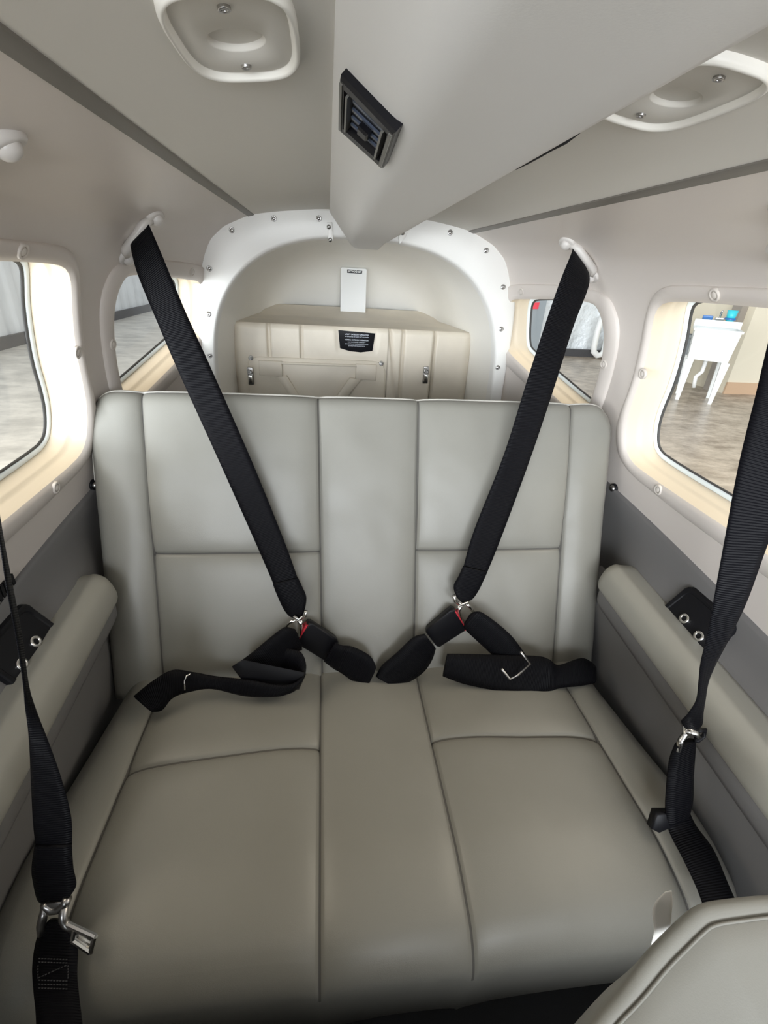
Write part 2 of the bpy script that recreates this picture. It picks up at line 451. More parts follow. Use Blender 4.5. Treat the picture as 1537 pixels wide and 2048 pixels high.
for y in (1.311, 1.35, 1.45, 1.55, 1.64):
    for a in np.linspace(-.31, .31, 21): v.append(Vector((XC + a, y, zt + (y - 1.31) * .012 + .02 * max(0, (y - 1.55) / .09) ** 2)) * S)
mb.add(v, [(i * 21 + j, i * 21 + j + 1, (i + 1) * 21 + j + 1, (i + 1) * 21 + j) for i in range(4) for j in range(20)])
mb.build('shelf_top', M_shelf, root); settle(root)

def text(body, size, loc, xdir, ydir, material, name, parent, width=None, bold=0.0):
    cu = bpy.data.curves.new('t', 'FONT'); cu.body = body; cu.size = 1.0; cu.align_x = 'CENTER'; cu.align_y = 'CENTER'; cu.offset = bold; cu.resolution_u = 2
    o = bpy.data.objects.new('t', cu); COL.objects.link(o); bpy.context.view_layer.update()
    me = bpy.data.meshes.new_from_object(o.evaluated_get(bpy.context.evaluated_depsgraph_get()))
    bpy.data.objects.remove(o); xs = [q.co.x for q in me.vertices]
    kx = size if width is None else width / (max(xs) - min(xs)); x, y = Vector(xdir), Vector(ydir)
    for q in me.vertices: q.co = Vector(loc) + x * q.co.x * kx + y * q.co.y * size
    me.name = name; me.materials.append(material); ob = bpy.data.objects.new(name, me); COL.objects.link(ob); ob.parent = parent; return ob

# placard
M_print = mat('pale_print', (.62, .66, .72), .6)
root = thing('placard', 'black loading placard with white print on the hat shelf front', 'sign')
yp = 1.3015
pc = [onY(px, py, yp) * S for px, py in ((677, 660.5), (751, 667), (745.5, 702), (722, 705), (700, 702.5), (680.5, 696.5))]
mb = MB(); mb.prism(pc, (0, -1, 0), .003, .0004); sharp(mb.build('plate', M_black, root))
cx_ = (pc[0].tolist()[0] + pc[1].tolist()[0]) / 2
top = (pc[0][2] + pc[1][2]) / 2; hh = top - (pc[2][2] + pc[5][2]) / 2
slope = (pc[1] - pc[0]); xd = Vector((1, 0, 0)); zd = Vector((0, 0, 1)); wp_ = .070
for t, (bd, k, w_, dz) in zip(('UTILITY CATEGORY OPERATION', 'NO BAGGAGE OR REAR SEAT ALLOWED', 'NORMAL CATEGORY OPERATION', 'MAX BAGGAGE CAPACITY', 'FOR ADDITIONAL LOADING INSTRUCTIONS', 'SEE WEIGHT AND BALANCE DATA'),
        ((.02, .0052, 1, .16), (.01, .004, 1, .285), (.02, .0052, 1, .46), (0, .0042, .76, .585), (0, .0042, 1, .69), (0, .0042, .72, .80))):
    text(t, k, (cx_, yp * S - .0006, top - dz * hh), xd, zd, M_print, 'lettering', root, w_ * wp_, bd)
settle(root)

# white housing on the shelf
root = thing('white_housing', 'white upright box with a small label standing on the hat shelf', 'box')
mb = MB(); xl, xr = -.032, .046; zb_, zt2 = zt + .004, .0
y0, y1 = 1.600, 1.605
lo = lambda x0, x1, y, z: [Vector((XC + x, yy, z)) * S for x, yy in ((x0, y), (x1, y), (x1, 1.68), (x0, 1.68))]
mb.loft([lo(xl, xr, y0, zb_), lo(xl, xr, y1, zt2 - .003), lo(xl + .003, xr - .003, y1 + .002, zt2)], True, True, True)
sharp(mb.build('housing', M_white, root))
mb = MB(); q = [onY(px, py, 1.6035) * S for px, py in ((695, 538.8), (725, 541.5), (724.5, 547.5), (695, 546))]
mb.prism(q, (0, -1, 0), .002); mb.build('label', M_black, root, False)
c = sum(q) / 4
text('EXT HEAD SET', .0085, (c[0], 1.6035 * S - .0006, c[2]), xd, zd, M_white, 'lettering', root, .046, .02)
settle(root)

# access panel on the shelf front
root = thing('access_panel', 'ivory access panel with raised V ribs low on the baggage recess', 'panel')
yb = 1.2955; xa, xb, za, zb2 = -.283, .080, -.2185, -.5
def pz(a, z, y=yb): return Vector((XC + a, y, z)) * S
o = [(xa, zb2), (xb, zb2), (xb, za - .025), (xb - .006, za - .01), (xb - .02, za - .0025), (xb - .035, za), (xa + .03, za), (xa + .012, za - .003), (xa + .004, za - .012), (xa, za - .03)]
mb = MB(); mb.prism([pz(a, z) for a, z in o], (0, -1, 0), .006, .002); pp = mb.build('panel_plate', M_shelf, root); 
mb = MB()
ribs = [[(xa + .035, za - .006), (xb - .03, za - .006), (xb - .03, za - .05), (xb - .075, za - .05), (xb - .085, za - .054), (-.045, zb2 + .02), (-.06, zb2 + .02), (xb - .105, za - .038), (xa + .11, za - .038), (-.13, zb2 + .02), (-.145, zb2 + .02), (xa + .085, za - .05), (xa + .05, za - .048), (xa + .035, za - .045)]]
def rib(pts): mb.prism([pz(a, z, yb - .007) for a, z in pts], (0, -1, 0), .008, .003)
rib([(xa + .03, za - .008), (xa + .09, za - .008), (xa + .09, za - .048), (xa + .03, za - .046)])
rib([(xb - .08, za - .008), (xb - .025, za - .008), (xb - .025, za - .05), (xb - .08, za - .048)])
rib([(xa + .085, za - .01), (xb - .075, za - .01), (xb - .075, za - .016), (xa + .085, za - .016)])
rib([(xa + .075, za - .048), (xa + .10, za - .044), (-.10, zb2 + .1), (-.125, zb2 + .1)])
rib([(xb - .095, za - .044), (xb - .065, za - .048), (-.085, zb2 + .1), (-.11, zb2 + .1)])
mb.build('raised_rib', M_shelf, pp)
for px, py in ((502, 716), (763, 727)):
    p = onY(px, py, yb) * S; mb = MB(); mb.ring(p, (0, -1, 0), .003, .007, .0015, 14); mb.dome(p, (0, -1, 0), .0045, .003, 12); mb.build('screw', M_steel, root)
settle(root)
# two latches
for px, py, lab in ((501.5, 752, 'small steel latch at the left edge of the access panel'), (852, 750, 'small steel latch on the shelf front right of the access panel')):
    p = Vector(onY(px, py, 1.292) * S); root = thing('panel_latch', lab, 'latch')
    mb = MB(); mb.box(p, (.008, 0, 0), (0, 0, .026), (0, -.003, 0), .003); lp = sharp(mb.build('latch_plate', M_steel, root))
    mb = MB(); mb.box(p + Vector((0, -.007, -.008)), (.0062, 0, 0), (0, 0, .011), (0, -.005, 0), .002); sharp(mb.build('latch_lever', M_chrome, lp))
    mb = MB(); mb.ring(p + Vector((0, -.004, .012)), (0, -1, 0), .0035, .0075, .004, 16); mb.build('latch_hook', M_steel, root)
    settle(root)
# chrome tie down rings on the recess roof
for px, py, lab in ((597, 465, 'small chrome tie-down ring under the left side of the arch'), (860, 488, 'small chrome tie-down ring under the right side of the arch')):
    p = Vector(onY(px, py, 1.215) * S); root = thing('tie_down_ring', lab, 'ring')
    mb = MB(); mb.box(p + Vector((0, 0, .004)), (.014, 0, 0), (0, .006, 0), (0, 0, -.002), .003); mb.build('ring_base', M_steel, root)
    mb = MB(); mb.tube([p + Vector((.007 * math.cos(t), -.002, -.001 - .009 * math.sin(t))) for t in np.linspace(0, math.pi, 9)], .002, 8); mb.build('ring_loop', M_chrome, root)
    settle(root)

mb = MB(); mb.box((XC * S, 1.45, -.66), (.42, 0, 0), (0, .55, 0), (0, 0, .02)); struct(mb.build('floor_light_block', M_carpet, None, False), 'unseen dark baggage floor, added behind the bench back to block light leaks', 'floor')  # unseen floor added to stop light leaking in behind the bench
# ------------------------------------------------------------------ overhead duct, vent
def duct_sec(y):
    zb = .070 - .022 * y; zc = .106; al = -.085 + .011 * y; bl = -.048 + .012 * y; br = .037; ar = .085
    if y > 1.08:
        k = (y - 1.08) / .1; zb -= .004 * k; bl += .012 * k
    P = [(al, zc), (al * .96 + bl * .04, zc - .002)]
    P = [np.array((al, zc)), np.array((al + .002, .098))]
    lf = np.array((bl, zb)); rt = np.array((br, zb))
    out = [np.array((al - .001, zc + .002)), np.array((al, .0995))]
    d = (out[1] - lf); L = np.linalg.norm(d); d /= L; rr = .012
    for t in np.linspace(.98, rr / L, 7)[1:]: out.append(lf + d * L * t)
    a, b = lf + d * rr, lf + np.array((rr, 0))
    for t in np.linspace(0, 1, 8)[1:]: out.append(a * (1 - t) ** 2 + 2 * lf * t * (1 - t) + b * t * t)
    for t in np.linspace(0, 1, 6)[1:]: out.append(b * (1 - t) + (rt - np.array((.004, 0))) * t)
    out += [rt + np.array((-.001, .0006)), rt + np.array((0, .003)), np.array((br + .004, zb + .012)), np.array((ar, .102)), np.array((ar, zc + .002))]
    return out
root = thing('overhead_duct', 'pale boxed air duct running along the middle of the ceiling', 'duct')
mb = MB(); ysd = list(np.linspace(-1.0, 1.08, 46)) + list(np.linspace(1.09, 1.2, 8))
mb.loft([[Vector((XC + a, y, z)) * S for a, z in duct_sec(y)] for y in ysd], False); mb.add([Vector((XC + a, 1.2, z)) * S for a, z in duct_sec(1.2)], [tuple(range(len(duct_sec(1.2))))])
mb.build('duct_shell', M_duct, root)
# black sliver standing in for the shade in the gap along the right lip
mb = MB(); a_, b_ = onZ(1014, 346, .0655) * S, onZ(1153, 269, .066) * S
a_, b_ = Vector(a_), Vector(b_)
mb.tube([a_ + (b_ - a_) * t + Vector((.002, 0, .0012)) for t in np.linspace(0, 1, 7)], [.0006, .0016, .002, .002, .0018, .0022, .0006], 8); mb.build('gap_shade_strip', M_dark, root)
# end tabs with screws at the arch
for pts in (((655, 444), (665, 444), (667, 482), (657, 480)), ((797, 468), (822, 452), (812, 474), (800, 488))):
    mb = MB(); q = [Vector(onY(px, py, 1.150) * S) for px, py in pts]; mb.prism(q, (0, -1, 0), .012, .001); mb.build('end_tab', M_arch, root)
for px, py in ((658, 454), (661, 480), (815, 455), (806, 466)):
    mb = MB(); p = onY(px, py, 1.149) * S; mb.dome(p, (0, -1, -.2), .005, .003, 12); mb.build('screw', M_steel, root)
settle(root)

# air vent in the duct's left face
p0 = Vector((XC - .0807, .35, .0985)) * S; p1 = Vector((XC - .0435, .35, .0623)) * S; p2 = Vector((XC - .0765, .75, .0985)) * S
nv = (p1 - p0).cross(p2 - p0).normalized()
if nv.z > 0: nv = -nv
vc = [Vector(onP(px, py, p0, nv)) for px, py in ((692, 137), (803, 252), (775, 327), (687, 250))]
root = thing('air_vent', 'black rectangular air vent with louvres in the overhead duct', 'vent')
def q4(u, v_, h): 
    a = vc[0].lerp(vc[1], u); b = vc[3].lerp(vc[2], u); return a.lerp(b, v_) + nv * h
def rect(u0, u1, v0, v1, h): return [q4(u0, v0, h), q4(u1, v0, h), q4(u1, v1, h), q4(u0, v1, h)]
mb = MB(); mb.loft([rect(0, 1, 0, 1, -.003), rect(0, 1, 0, 1, .004), rect(.02, .98, .03, .97, .0058), rect(.09, .91, .13, .87, .0055), rect(.11, .89, .16, .84, .003), rect(.12, .88, .17, .83, .0012)], True, False, True)
vf = sharp(mb.build('vent_frame', M_black, root), 25)
for u in (.045, .955):
    mb = MB(); mb.loft([rect(u - .028, u + .028, .05, .95, .005), rect(u - .026, u + .026, .06, .94, .0066)], True, True, True); mb.build('end_bar', M_ventbar, vf, False)
for u in (.17, .83):
    mb = MB(); mb.loft([rect(u - .02, u + .02, .15, .85, .0015), rect(u - .018, u + .018, .15, .85, .007)], True, True, True); mb.build('guide_bar', M_ventbar, vf, False)
for k in range(4):
    v0 = .22 + k * .155; mb = MB()
    mb.loft([[q4(u, v0 + .02, .0014), q4(u, v0 + .085, .0014), q4(u, v0 + .085, .0024), q4(u, v0 + .02, .0030)] for u in (.21, .79)], True, True, True); mb.build('louvre', M_vent, root, False)
mb = MB(); mb.loft([rect(.42, .62, .46, .62, .002), rect(.42, .62, .46, .62, .006), rect(.44, .60, .48, .60, .0075)], True, True, True); mb.build('thumb_tab', M_black, root, False)
settle(root)

# ceiling lights
def ceil_z(a): return float(np.interp(a, [q[0] for q in cp], [q[1] for q in cp]))
def light(sg, label):
    root = thing('ceiling_light', label, 'light')
    ac, yc, ha, hy = (-.131, .322, .0310, .052) if sg < 0 else (.117, .333, .0310, .052)
    def P(u, v_, h):
        a = ac + u; y = yc + v_
        sl = -.155 * sg
        nn = Vector((-sl, 0, -1)).normalized()
        nn = Vector((-.155 * sg, 0, -1)).normalized()
        return Vector((XC + a, y, ceil_z(a))) * S + nn * h
    def ring(k, h, e=3.4):
        out = []
        for i in range(64):
            a, b = sup(1, 0, 1, e, 2 * math.pi * i / 64); out.append(P(a * ha * k, b * hy * (1 - (1 - k) * ha / hy), h))
        return out
    mb = MB(); mb.loft([ring(1.0, -.002), ring(1.0, .003), ring(.98, .0055), ring(.94, .0065), ring(.90, .005), ring(.88, .0025), ring(.86, .002)], True); mb.build('bezel', M_bulk, root)
    mb = MB(); 
    # plate runs in to the rim of the round dish
    def disc(r, h): return [P(math.cos(2 * math.pi * i / 64) * r, math.sin(2 * math.pi * i / 64) * r, h) for i in range(64)]
    mb.loft([ring(.88, .002), ring(.7, .003), disc(.0145, .0035), disc(.0140, .003), disc(.0136, .0), disc(.0125, -.006), disc(.009, -.010), disc(.003, -.012)], True, False, True); fpl = mb.build('face_plate', M_head, root)
    for v_ in (-.034, .034):
        p = P(0, v_, .0035); nn = Vector((-.155 * sg, 0, -1)); mb = MB(); mb.ring(p, nn, .0015, .0034, .0012, 14); mb.dome(p - nn * .001, nn, .0022, .0012, 10); mb.build('screw', M_steel, fpl)
    return settle(root)
light(-1, 'moulded oval ceiling light left of the overhead duct')
light(1, 'moulded oval ceiling light right of the overhead duct, half hidden by it')

# ------------------------------------------------------------------ bench seat
def surface(par, us, vs, fn, skirt, mats, seamtest):
    nu, nv = len(us), len(vs); V = []; 
    for v_ in vs:
        for u in us: V.append(fn(u, v_))
    fc = []; fm = []
    for i in range(nv - 1):
        for j in range(nu - 1):
            fc.append((i * nu + j, i * nu + j + 1, (i + 1) * nu + j + 1, (i + 1) * nu + j))
            fm.append(1 if seamtest((us[j] + us[j + 1]) / 2, (vs[i] + vs[i + 1]) / 2) else 0)
    border = [j for j in range(nu)] + [i * nu + nu - 1 for i in range(1, nv)] + [(nv - 1) * nu + j for j in range(nu - 2, -1, -1)] + [i * nu for i in range(nv - 2, 0, -1)]
    b0 = len(V); m = len(border)
    for q in border: V.append(V[q] + skirt + Vector(((XC - V[q].x) * .06, 0, 0)))
    for i in range(m): k = (i + 1) % m; fc.append((border[i], border[k], b0 + k, b0 + i)); fm.append(0)
    fc.append(tuple(b0 + i for i in range(m))); fm.append(0)
    return V, fc, fm
def refine(lo, hi, step, seams, extra=()):
    s = set(np.round(np.arange(lo, hi + 1e-6, step), 5))
    for q in seams:
        s = {t for t in s if abs(t - q) > .0055}
        for d in (-.014, -.009, -.0055, -.0032, -.0016, -.0007, .0007, .0016, .0032, .0055, .009, .014): s.add(round(q + d, 5))
    for q in extra: s.add(round(q, 5))
    s = sorted(t for t in s if lo <= t <= hi); out = [s[0]]
    for t in s[1:]:
        if t - out[-1] > .0005: out.append(t)
    return out
def groove(d, k=.0042, w=.0035): return k * math.exp(-(d / w) ** 2) + .0035 * math.exp(-(d / .016) ** 2)
bench = thing('bench_seat', 'wide grey leather rear bench seat with stitched panels', 'bench seat')
# backrest
SB0 = Vector((XC, .668, -.711)); SD = Vector((0, .223, .489)).normalized(); SN = Vector((1, 0, 0)).cross(SD); SN = SN if SN.y < 0 else -SN
SB0 = SB0 - SD * .02
BH = .562; HS = .247 + .02
def hwb(b): return .474 + .031 * min(1, b / .5)
def back_fn(u, v_):
    # u in [-1,1] of half width mapped so that the seams stay straight; v_ in [0,BH]
    kb = (.384 + .030 * v_ / BH) / .40
    au = abs(u); hw = hwb(v_)
    a = u * kb if au <= .40 else math.copysign(.40 * kb + (au - .40) / .10 * (hw - .40 * kb), u)
    b = v_
    # rounded top corners
    rc = .052; p = (abs(a) - (hw - rc)) / rc; q = (b - (BH - rc)) / rc
    if p > 0 and q > 0:
        m = max(p, q); L = math.hypot(p, q); a = math.copysign(hw - rc + p * m / L * rc, a); b = BH - rc + q * m / L * rc
    rs = .022
    e = min(hw - abs(u * kb if au <= .4 else a) if not (p > 0 and q > 0) else (1 - max(p, q)) * rc, BH - v_, v_ + .02)
    e = max(e, 0); et = BH - v_
    h = .016 * (math.sqrt(max(0, 1 - (1 - min(e / rs, 1)) ** 2)) - 1) if e < et else .016 * (math.sqrt(max(0, 1 - (1 - min(e / .02, 1)) ** 2)) - 1)
    # pillows
    if au < .094: h += .006 * (1 - (au / .094) ** 2)
    elif au < .40:
        t = (au - .094) / .306; h += .010 * (1 - (2 * t - 1) ** 4) * (.6 + .4 * abs(math.sin(math.pi * (v_ - HS) / .5)))
        if v_ > HS: h += .006 * (1 - (2 * (v_ - HS) / (BH - HS) - 1) ** 2)
        h -= groove(v_ - HS)
    else: h += .007 * math.sin(math.pi * min(1, (au - .40) / .10))
    h -= groove(au - .094) + groove(au - .40)
    if .094 < au < .42:   # creases running in from the seam ends
        d = abs((v_ - HS) - .02 - (au - .33) * .5); h -= .0016 * math.exp(-(d / .006) ** 2) * max(0, (au - .32) / .08) if v_ > HS else 0
    h += .0022 * noise.noise(Vector((a * 9, b * 9, 1.3))) + .0009 * noise.noise(Vector((a * 28 + b * 9, b * 22, 4)))
    return SB0 + Vector((1, 0, 0)) * a + SD * b + SN * h
us = refine(-.5, .5, .0125, (-.40, -.094, .094, .40), [s_ * t for s_ in (-1, 1) for t in (.5, .4985, .496, .492, .487, .481, .475, .468, .46)])
vs = refine(0, BH, .0125, (HS,), [BH - t for t in (0, .0012, .0035, .007, .012, .018, .025, .033)])
def back_seam(u, v_): return abs(abs(u) - .094) < .0012 or abs(abs(u) - .40) < .0012 or (abs(v_ - HS) < .0012 and .094 < abs(u) < .40)
V, fc, fm = surface(bench, us, vs, back_fn, -SN * .085, None, back_seam)
back = mesh('backrest', V, fc, [M_leather, M_seam], bench, True, fm)
# stitched piping along the top edge
pth = [back_fn(-.5, v_) for v_ in np.linspace(BH - .16, BH - .052, 8)] + [back_fn(-.5, v_) for v_ in np.linspace(BH - .05, BH, 10)]
pth += [back_fn(u, BH) for u in np.linspace(-.49, .49, 80)] + [back_fn(.5, v_) for v_ in np.linspace(BH, BH - .05, 10)] + [back_fn(.5, v_) for v_ in np.linspace(BH - .052, BH - .16, 8)]
mb = MB(); mb.tube([p - SN * .002 for p in pth], .0035, 8); mb.build('piping', M_pipe, back)
mb = MB()
for k in range(0, 78):
    a, b = back_fn(-.48 + k * .0124, BH), back_fn(-.48 + k * .0124 + .006, BH); off = -SN * .011 + SD * .0008
    mb.tube([a + off, b + off], .0008, 5)
mb.build('stitching', M_white, back)
# cushion: v_ runs forward from the crease
CL = .452; CY0 = .685; V0 = .179
def hwc(v_): return .450 + .038 * min(1, v_ / .3) - .010 * max(0, (v_ - .36) / .12)
def CS(u): return .168 + .022 * (abs(u) - .094) / .306
def cush_fn(u, v_):
    kb = .385 / .40 + .02 * v_ / CL; au = abs(u); hw = hwc(v_)
    a = u * kb if au <= .40 else math.copysign(.40 * kb + (au - .40) / .10 * (hw - .40 * kb), u)
    if au < .094: a = u
    elif au <= .40: a = math.copysign(.094 + (au - .094) / .306 * (.40 * kb - .094), u)
    rc = .05; p = (abs(a) - (hw - rc)) / rc; q = (v_ - (CL - rc)) / rc; c = v_
    if p > 0 and q > 0:
        m = max(p, q); L = math.hypot(p, q); a = math.copysign(hw - rc + p * m / L * rc, a); c = CL - rc + q * m / L * rc
    vv = v_; c += (CS(u) - V0 if .094 < au < .40 else (CS(.094) if au <= .094 else CS(.40)) - V0) * max(0, 1 - abs(v_ - V0) / .13)
    e = (1 - max(p, q)) * rc if (p > 0 and q > 0) else min(hw - abs(a), CL - v_)
    e = max(0, e); rs = .045
    h = .038 * math.sqrt(max(0, 1 - (1 - min(e / rs, 1)) ** 2)) - .038
    ef = max(0, CL - v_); h -= .030 * max(0, 1 - ef / .13) ** 2
    if au < .094: h += .007 * (1 - (au / .094) ** 2)
    elif au < .40: h += .011 * (1 - (2 * (au - .094) / .306 - 1) ** 4); h -= groove(v_ - V0)
    else: h += .008 * math.sin(math.pi * min(1, (au - .40) / .10))
    h -= groove(au - .094) + groove(au - .40)
    h += .0025 * noise.noise(Vector((a * 8, c * 8, 7.3))) + .0007 * noise.noise(Vector((a * 26, c * 26, 2)))
    return Vector((XC + a, CY0 - c, -.703 + h))
us = refine(-.5, .5, .0125, (-.40, -.094, .094, .40), [s_ * t for s_ in (-1, 1) for t in (.5, .4985, .496, .492, .487, .481, .475, .468, .46)])
vs = refine(0, CL, .012, (V0,), [CL - t for t in (0, .001, .003, .006, .01, .015, .021, .028, .036)])
def cush_seam(u, v_): return abs(abs(u) - .094) < .0012 or abs(abs(u) - .40) < .0012 or (abs(v_ - V0) < .0012 and .094 < abs(u) < .40)
V, fc, fm = surface(bench, us, vs, cush_fn, Vector((0, .004, -.10)), None, cush_seam)
mesh('cushion', V, fc, [M_leather, M_seam], bench, True, fm)
mb = MB(); mb.box((XC, .49, -.945), (.41, 0, 0), (0, .20, 0), (0, 0, .10), .02); mb.build('seat_base', M_black, bench)
settle(bench)

# recliner knobs beside the backrest
for px, py, sg in ((184, 969, -1), (1231, 976, 1)):
    p = Vector(hit(px, py, S)) * 1.0; root = thing('recline_knob', 'small dark metal knob on the %s wall beside the backrest' % ('left' if sg < 0 else 'right'), 'knob')
    nn = Vector((-sg, -.25, 0)).normalized(); mb = MB(); mb.ring(p, nn, .004, .010, .006, 18); mb.build('knob_collar', M_black, root)
    mb = MB(); mb.tube([p, p + nn * .008], .004, 10); mb.dome(p + nn * .008, nn, .007, .005); mb.build('knob_head', M_steel, root); settle(root)

# ------------------------------------------------------------------ armrests
def armrest(sg):
    side = 'left' if sg < 0 else 'right'
    root = thing('armrest', 'padded grey armrest along the %s side wall' % side, 'armrest'); A = 1.05
    sec = [(.492, -.467), (.466, -.464), (.453, -.4615), (.442, -.4645), (.432, -.471), (.4255, -.483), (.4220, -.496), (.423, -.505), (.428, -.508), (.462, -.510), (.492, -.510)]
    sec = spline(sec, 34); cyc = np.array((.47, -.484)); L = []
    ys = list(np.linspace(-.30, .658, 30)) + [.658 + .027 * math.sin(t) for t in np.linspace(.15, math.pi / 2, 9)]
    for i, y in enumerate(ys):
        k = 1.0 if i < 30 else math.cos(np.linspace(.15, math.pi / 2, 9)[i - 30]) * .6 + .4
        dz = -.09 * max(0, .66 - max(y, .15))
        L.append([Vector((XC + sg * (cyc[0] + (a - cyc[0]) * (1 if a > cyc[0] else k)), y, cyc[1] + (z - cyc[1]) * (.35 + .65 * k) + dz)) * A for a, z in sec])
    mb = MB(); mb.loft(L, True, True, True); mb.build('armrest_pad', M_arm, root)
    mb = MB(); L = []
    s2 = [(.495, -.508), (.430, -.508), (.427, -.514), (.428, -.535), (.434, -.548), (.452, -.556), (.495, -.556)]
    for i, y in enumerate(ys):
        k = 1.0 if i < 30 else math.cos(np.linspace(.15, math.pi / 2, 9)[i - 30]) * .6 + .4; dz = -.09 * max(0, .66 - max(y, .15))
        L.append([Vector((XC + sg * (.47 + (a - .47) * (1 if a > .47 else k)), y - .004, z + dz)) * A for a, z in s2])
    mb.loft(L, True, True, True); sharp(mb.build('armrest_base', M_panel, root), 50); settle(root)
armrest(-1); armrest(1)
# side skirts under the armrests
for sg in (-1, 1):
    mb = MB(); L = []
    for y in np.linspace(-.12, .80, 24): L.append([Vector((XC + sg * a, y, z)) for a, z in ((.52, -.55), (.485, -.56), (.478, -.60), (.487, -.68), (.492, -.74), (.495, -.95), (.495, -1.05))])
    mb.loft(L, False); struct(mb.build('trim_3' if sg < 0 else 'trim_4', M_panel), 'dark grey skirt panel between the %s armrest and the cushion' % ('left' if sg < 0 else 'right'), 'trim')

# ------------------------------------------------------------------ outlet plates
def outlet(sg):
    root = thing('outlet_plate', 'black headset jack plate on the grey %s side panel above the armrest' % ('left' if sg < 0 else 'right'), 'jack panel')
    A = S
    ca, cb, cc = hit_panel(1372, 1158), hit_panel(1328, 1238), hit_panel(1400, 1325)
    y0, y1, z0, z1 = cc[1], (ca[1] + cb[1]) / 2, (cb[2] + cc[2]) / 2, ca[2]
    def P(y, z, h): return Vector((XC + sg * (panel_w(y, z) - h), y, z)) * A
    def rr(k, h, r=.012):
        cy_, cz_ = (y0 + y1) / 2, (z0 + z1) / 2; hy, hz = (y1 - y0) / 2 - k, (z1 - z0) / 2 - k; o = []
        for a, b, t0 in ((1, 1, 0), (-1, 1, 90), (-1, -1, 180), (1, -1, 270)):
            for q in range(5):
                t = math.radians(t0 + 22.5 * q); o.append(P(cy_ + a * (hy - r) + math.cos(t) * r, cz_ + b * (hz - r) + math.sin(t) * r, h))
        return o
    mb = MB(); mb.loft([rr(0, -.03), rr(0, .006), rr(.0015, .008), rr(.006, .008), rr(.0075, .0065)], True, False, True); plate_ = sharp(mb.build('plate', M_black, root), 25)
    nn = Vector((-sg, 0, .6)).normalized()
    for y, z in ((y0 + (y1 - y0) * .60, z0 + (z1 - z0) * .40), (y0 + (y1 - y0) * .25, z0 + (z1 - z0) * .33)):
        p = P(y, z, .0065); mb = MB(); mb.ring(p, nn, .0045, .0085, .006, 20); mb.build('jack_collar', M_chrome, plate_)
        p = P(y + .004, z - .0145, .0065); mb = MB(); mb.ring(p, nn, .0015, .0042, .004, 14); mb.build('small_jack', M_chrome, plate_)
    for y in (y0 + .009, y1 - .009):
        for z in (z0 + .009, z1 - .009): mb = MB(); mb.dome(P(y, z, .0065), nn, .003, .0015, 10); mb.build('screw', M_black, plate_)
    settle(root)
outlet(-1); outlet(1)
# small black grille on the left wall near the photo's edge
root = thing('wall_grille', 'small black slotted grille on the left wall by the photo edge', 'grille')
y0, z0 = .505, -.372
for k in range(6):
    mb = MB(); mb.box(wall_pt(-1, y0 - .007 * k + .02, z0 + .0, -.002), (0, .0028, 0), (0, 0, .016), (.003, 0, 0)); mb.build('grille_slat', M_black, root, False)
mb = MB(); mb.box(wall_pt(-1, y0, z0, .0), (0, .028, 0), (0, 0, .021), (.0015, 0, 0), .004); mb.build('grille_frame', M_gasket, root)
settle(root)

# ------------------------------------------------------------------ belts
def ribbon(name, rows, parent, thick=.0016, n=None, m=M_web, sub=6, up=None):
    """rows of (left point, right point); a band of webbing with thickness and a length-wise UV in metres"""
    Lp = spline([r[0] for r in rows], n or len(rows) * sub); Rp = spline([r[1] for r in rows], n or len(rows) * sub)
    Lp = [Vector(p) for p in Lp]; Rp = [Vector(p) for p in Rp]; N = len(Lp); V = []; K = 7; run = 0; runs = []
    for i in range(N):
        if i: run += ((Lp[i] + Rp[i]) / 2 - (Lp[i - 1] + Rp[i - 1]) / 2).length
        runs.append(run)
        t = ((Lp[min(i + 1, N - 1)] + Rp[min(i + 1, N - 1)]) - (Lp[max(i - 1, 0)] + Rp[max(i - 1, 0)])); s_ = Rp[i] - Lp[i]; nn = t.cross(s_)
        nn = nn.normalized() if nn.length > 1e-9 else Vector((0, -1, 0))
        for sd in (1, -1):
            for k in range(K):
                f_ = k / (K - 1) if sd > 0 else 1 - k / (K - 1)
                edge = .25 if k in (0, K - 1) else 1
                V.append(Lp[i].lerp(Rp[i], f_) + nn * thick * sd * edge)
    fc = []; q = 2 * K
    for i in range(N - 1):
        for j in range(q): k = (j + 1) % q; fc.append((i * q + j, i * q + k, (i + 1) * q + k, (i + 1) * q + j))
    fc.append(tuple(range(q))); fc.append(tuple((N - 1) * q + j for j in range(q)))
    me = bpy.data.meshes.new(name); me.from_pydata(V, [], fc); me.update(); me.materials.append(m)
    uv = me.uv_layers.new(name='UVMap')
    for p in me.polygons:
        p.use_smooth = True
        for li in p.loop_indices:
            vi = me.loops[li].vertex_index; i, j = divmod(vi, q); f_ = j / (K - 1) if j < K else 1 - (j - K) / (K - 1)
            uv.data[li].uv = (f_, runs[i])
    bm = bmesh.new(); bm.from_mesh(me); bmesh.ops.recalc_face_normals(bm, faces=bm.faces); bm.to_mesh(me); bm.free()
    o = bpy.data.objects.new(name, me); COL.objects.link(o); o.parent = parent; return o
def rowsY(lst): return [(onY(a, b, y), onY(c, d, y2)) for a, b, c, d, y, y2 in lst]
def rowsD(lst): return [(dep(a, b, z), dep(c, d, z2)) for a, b, c, d, z, z2 in lst]

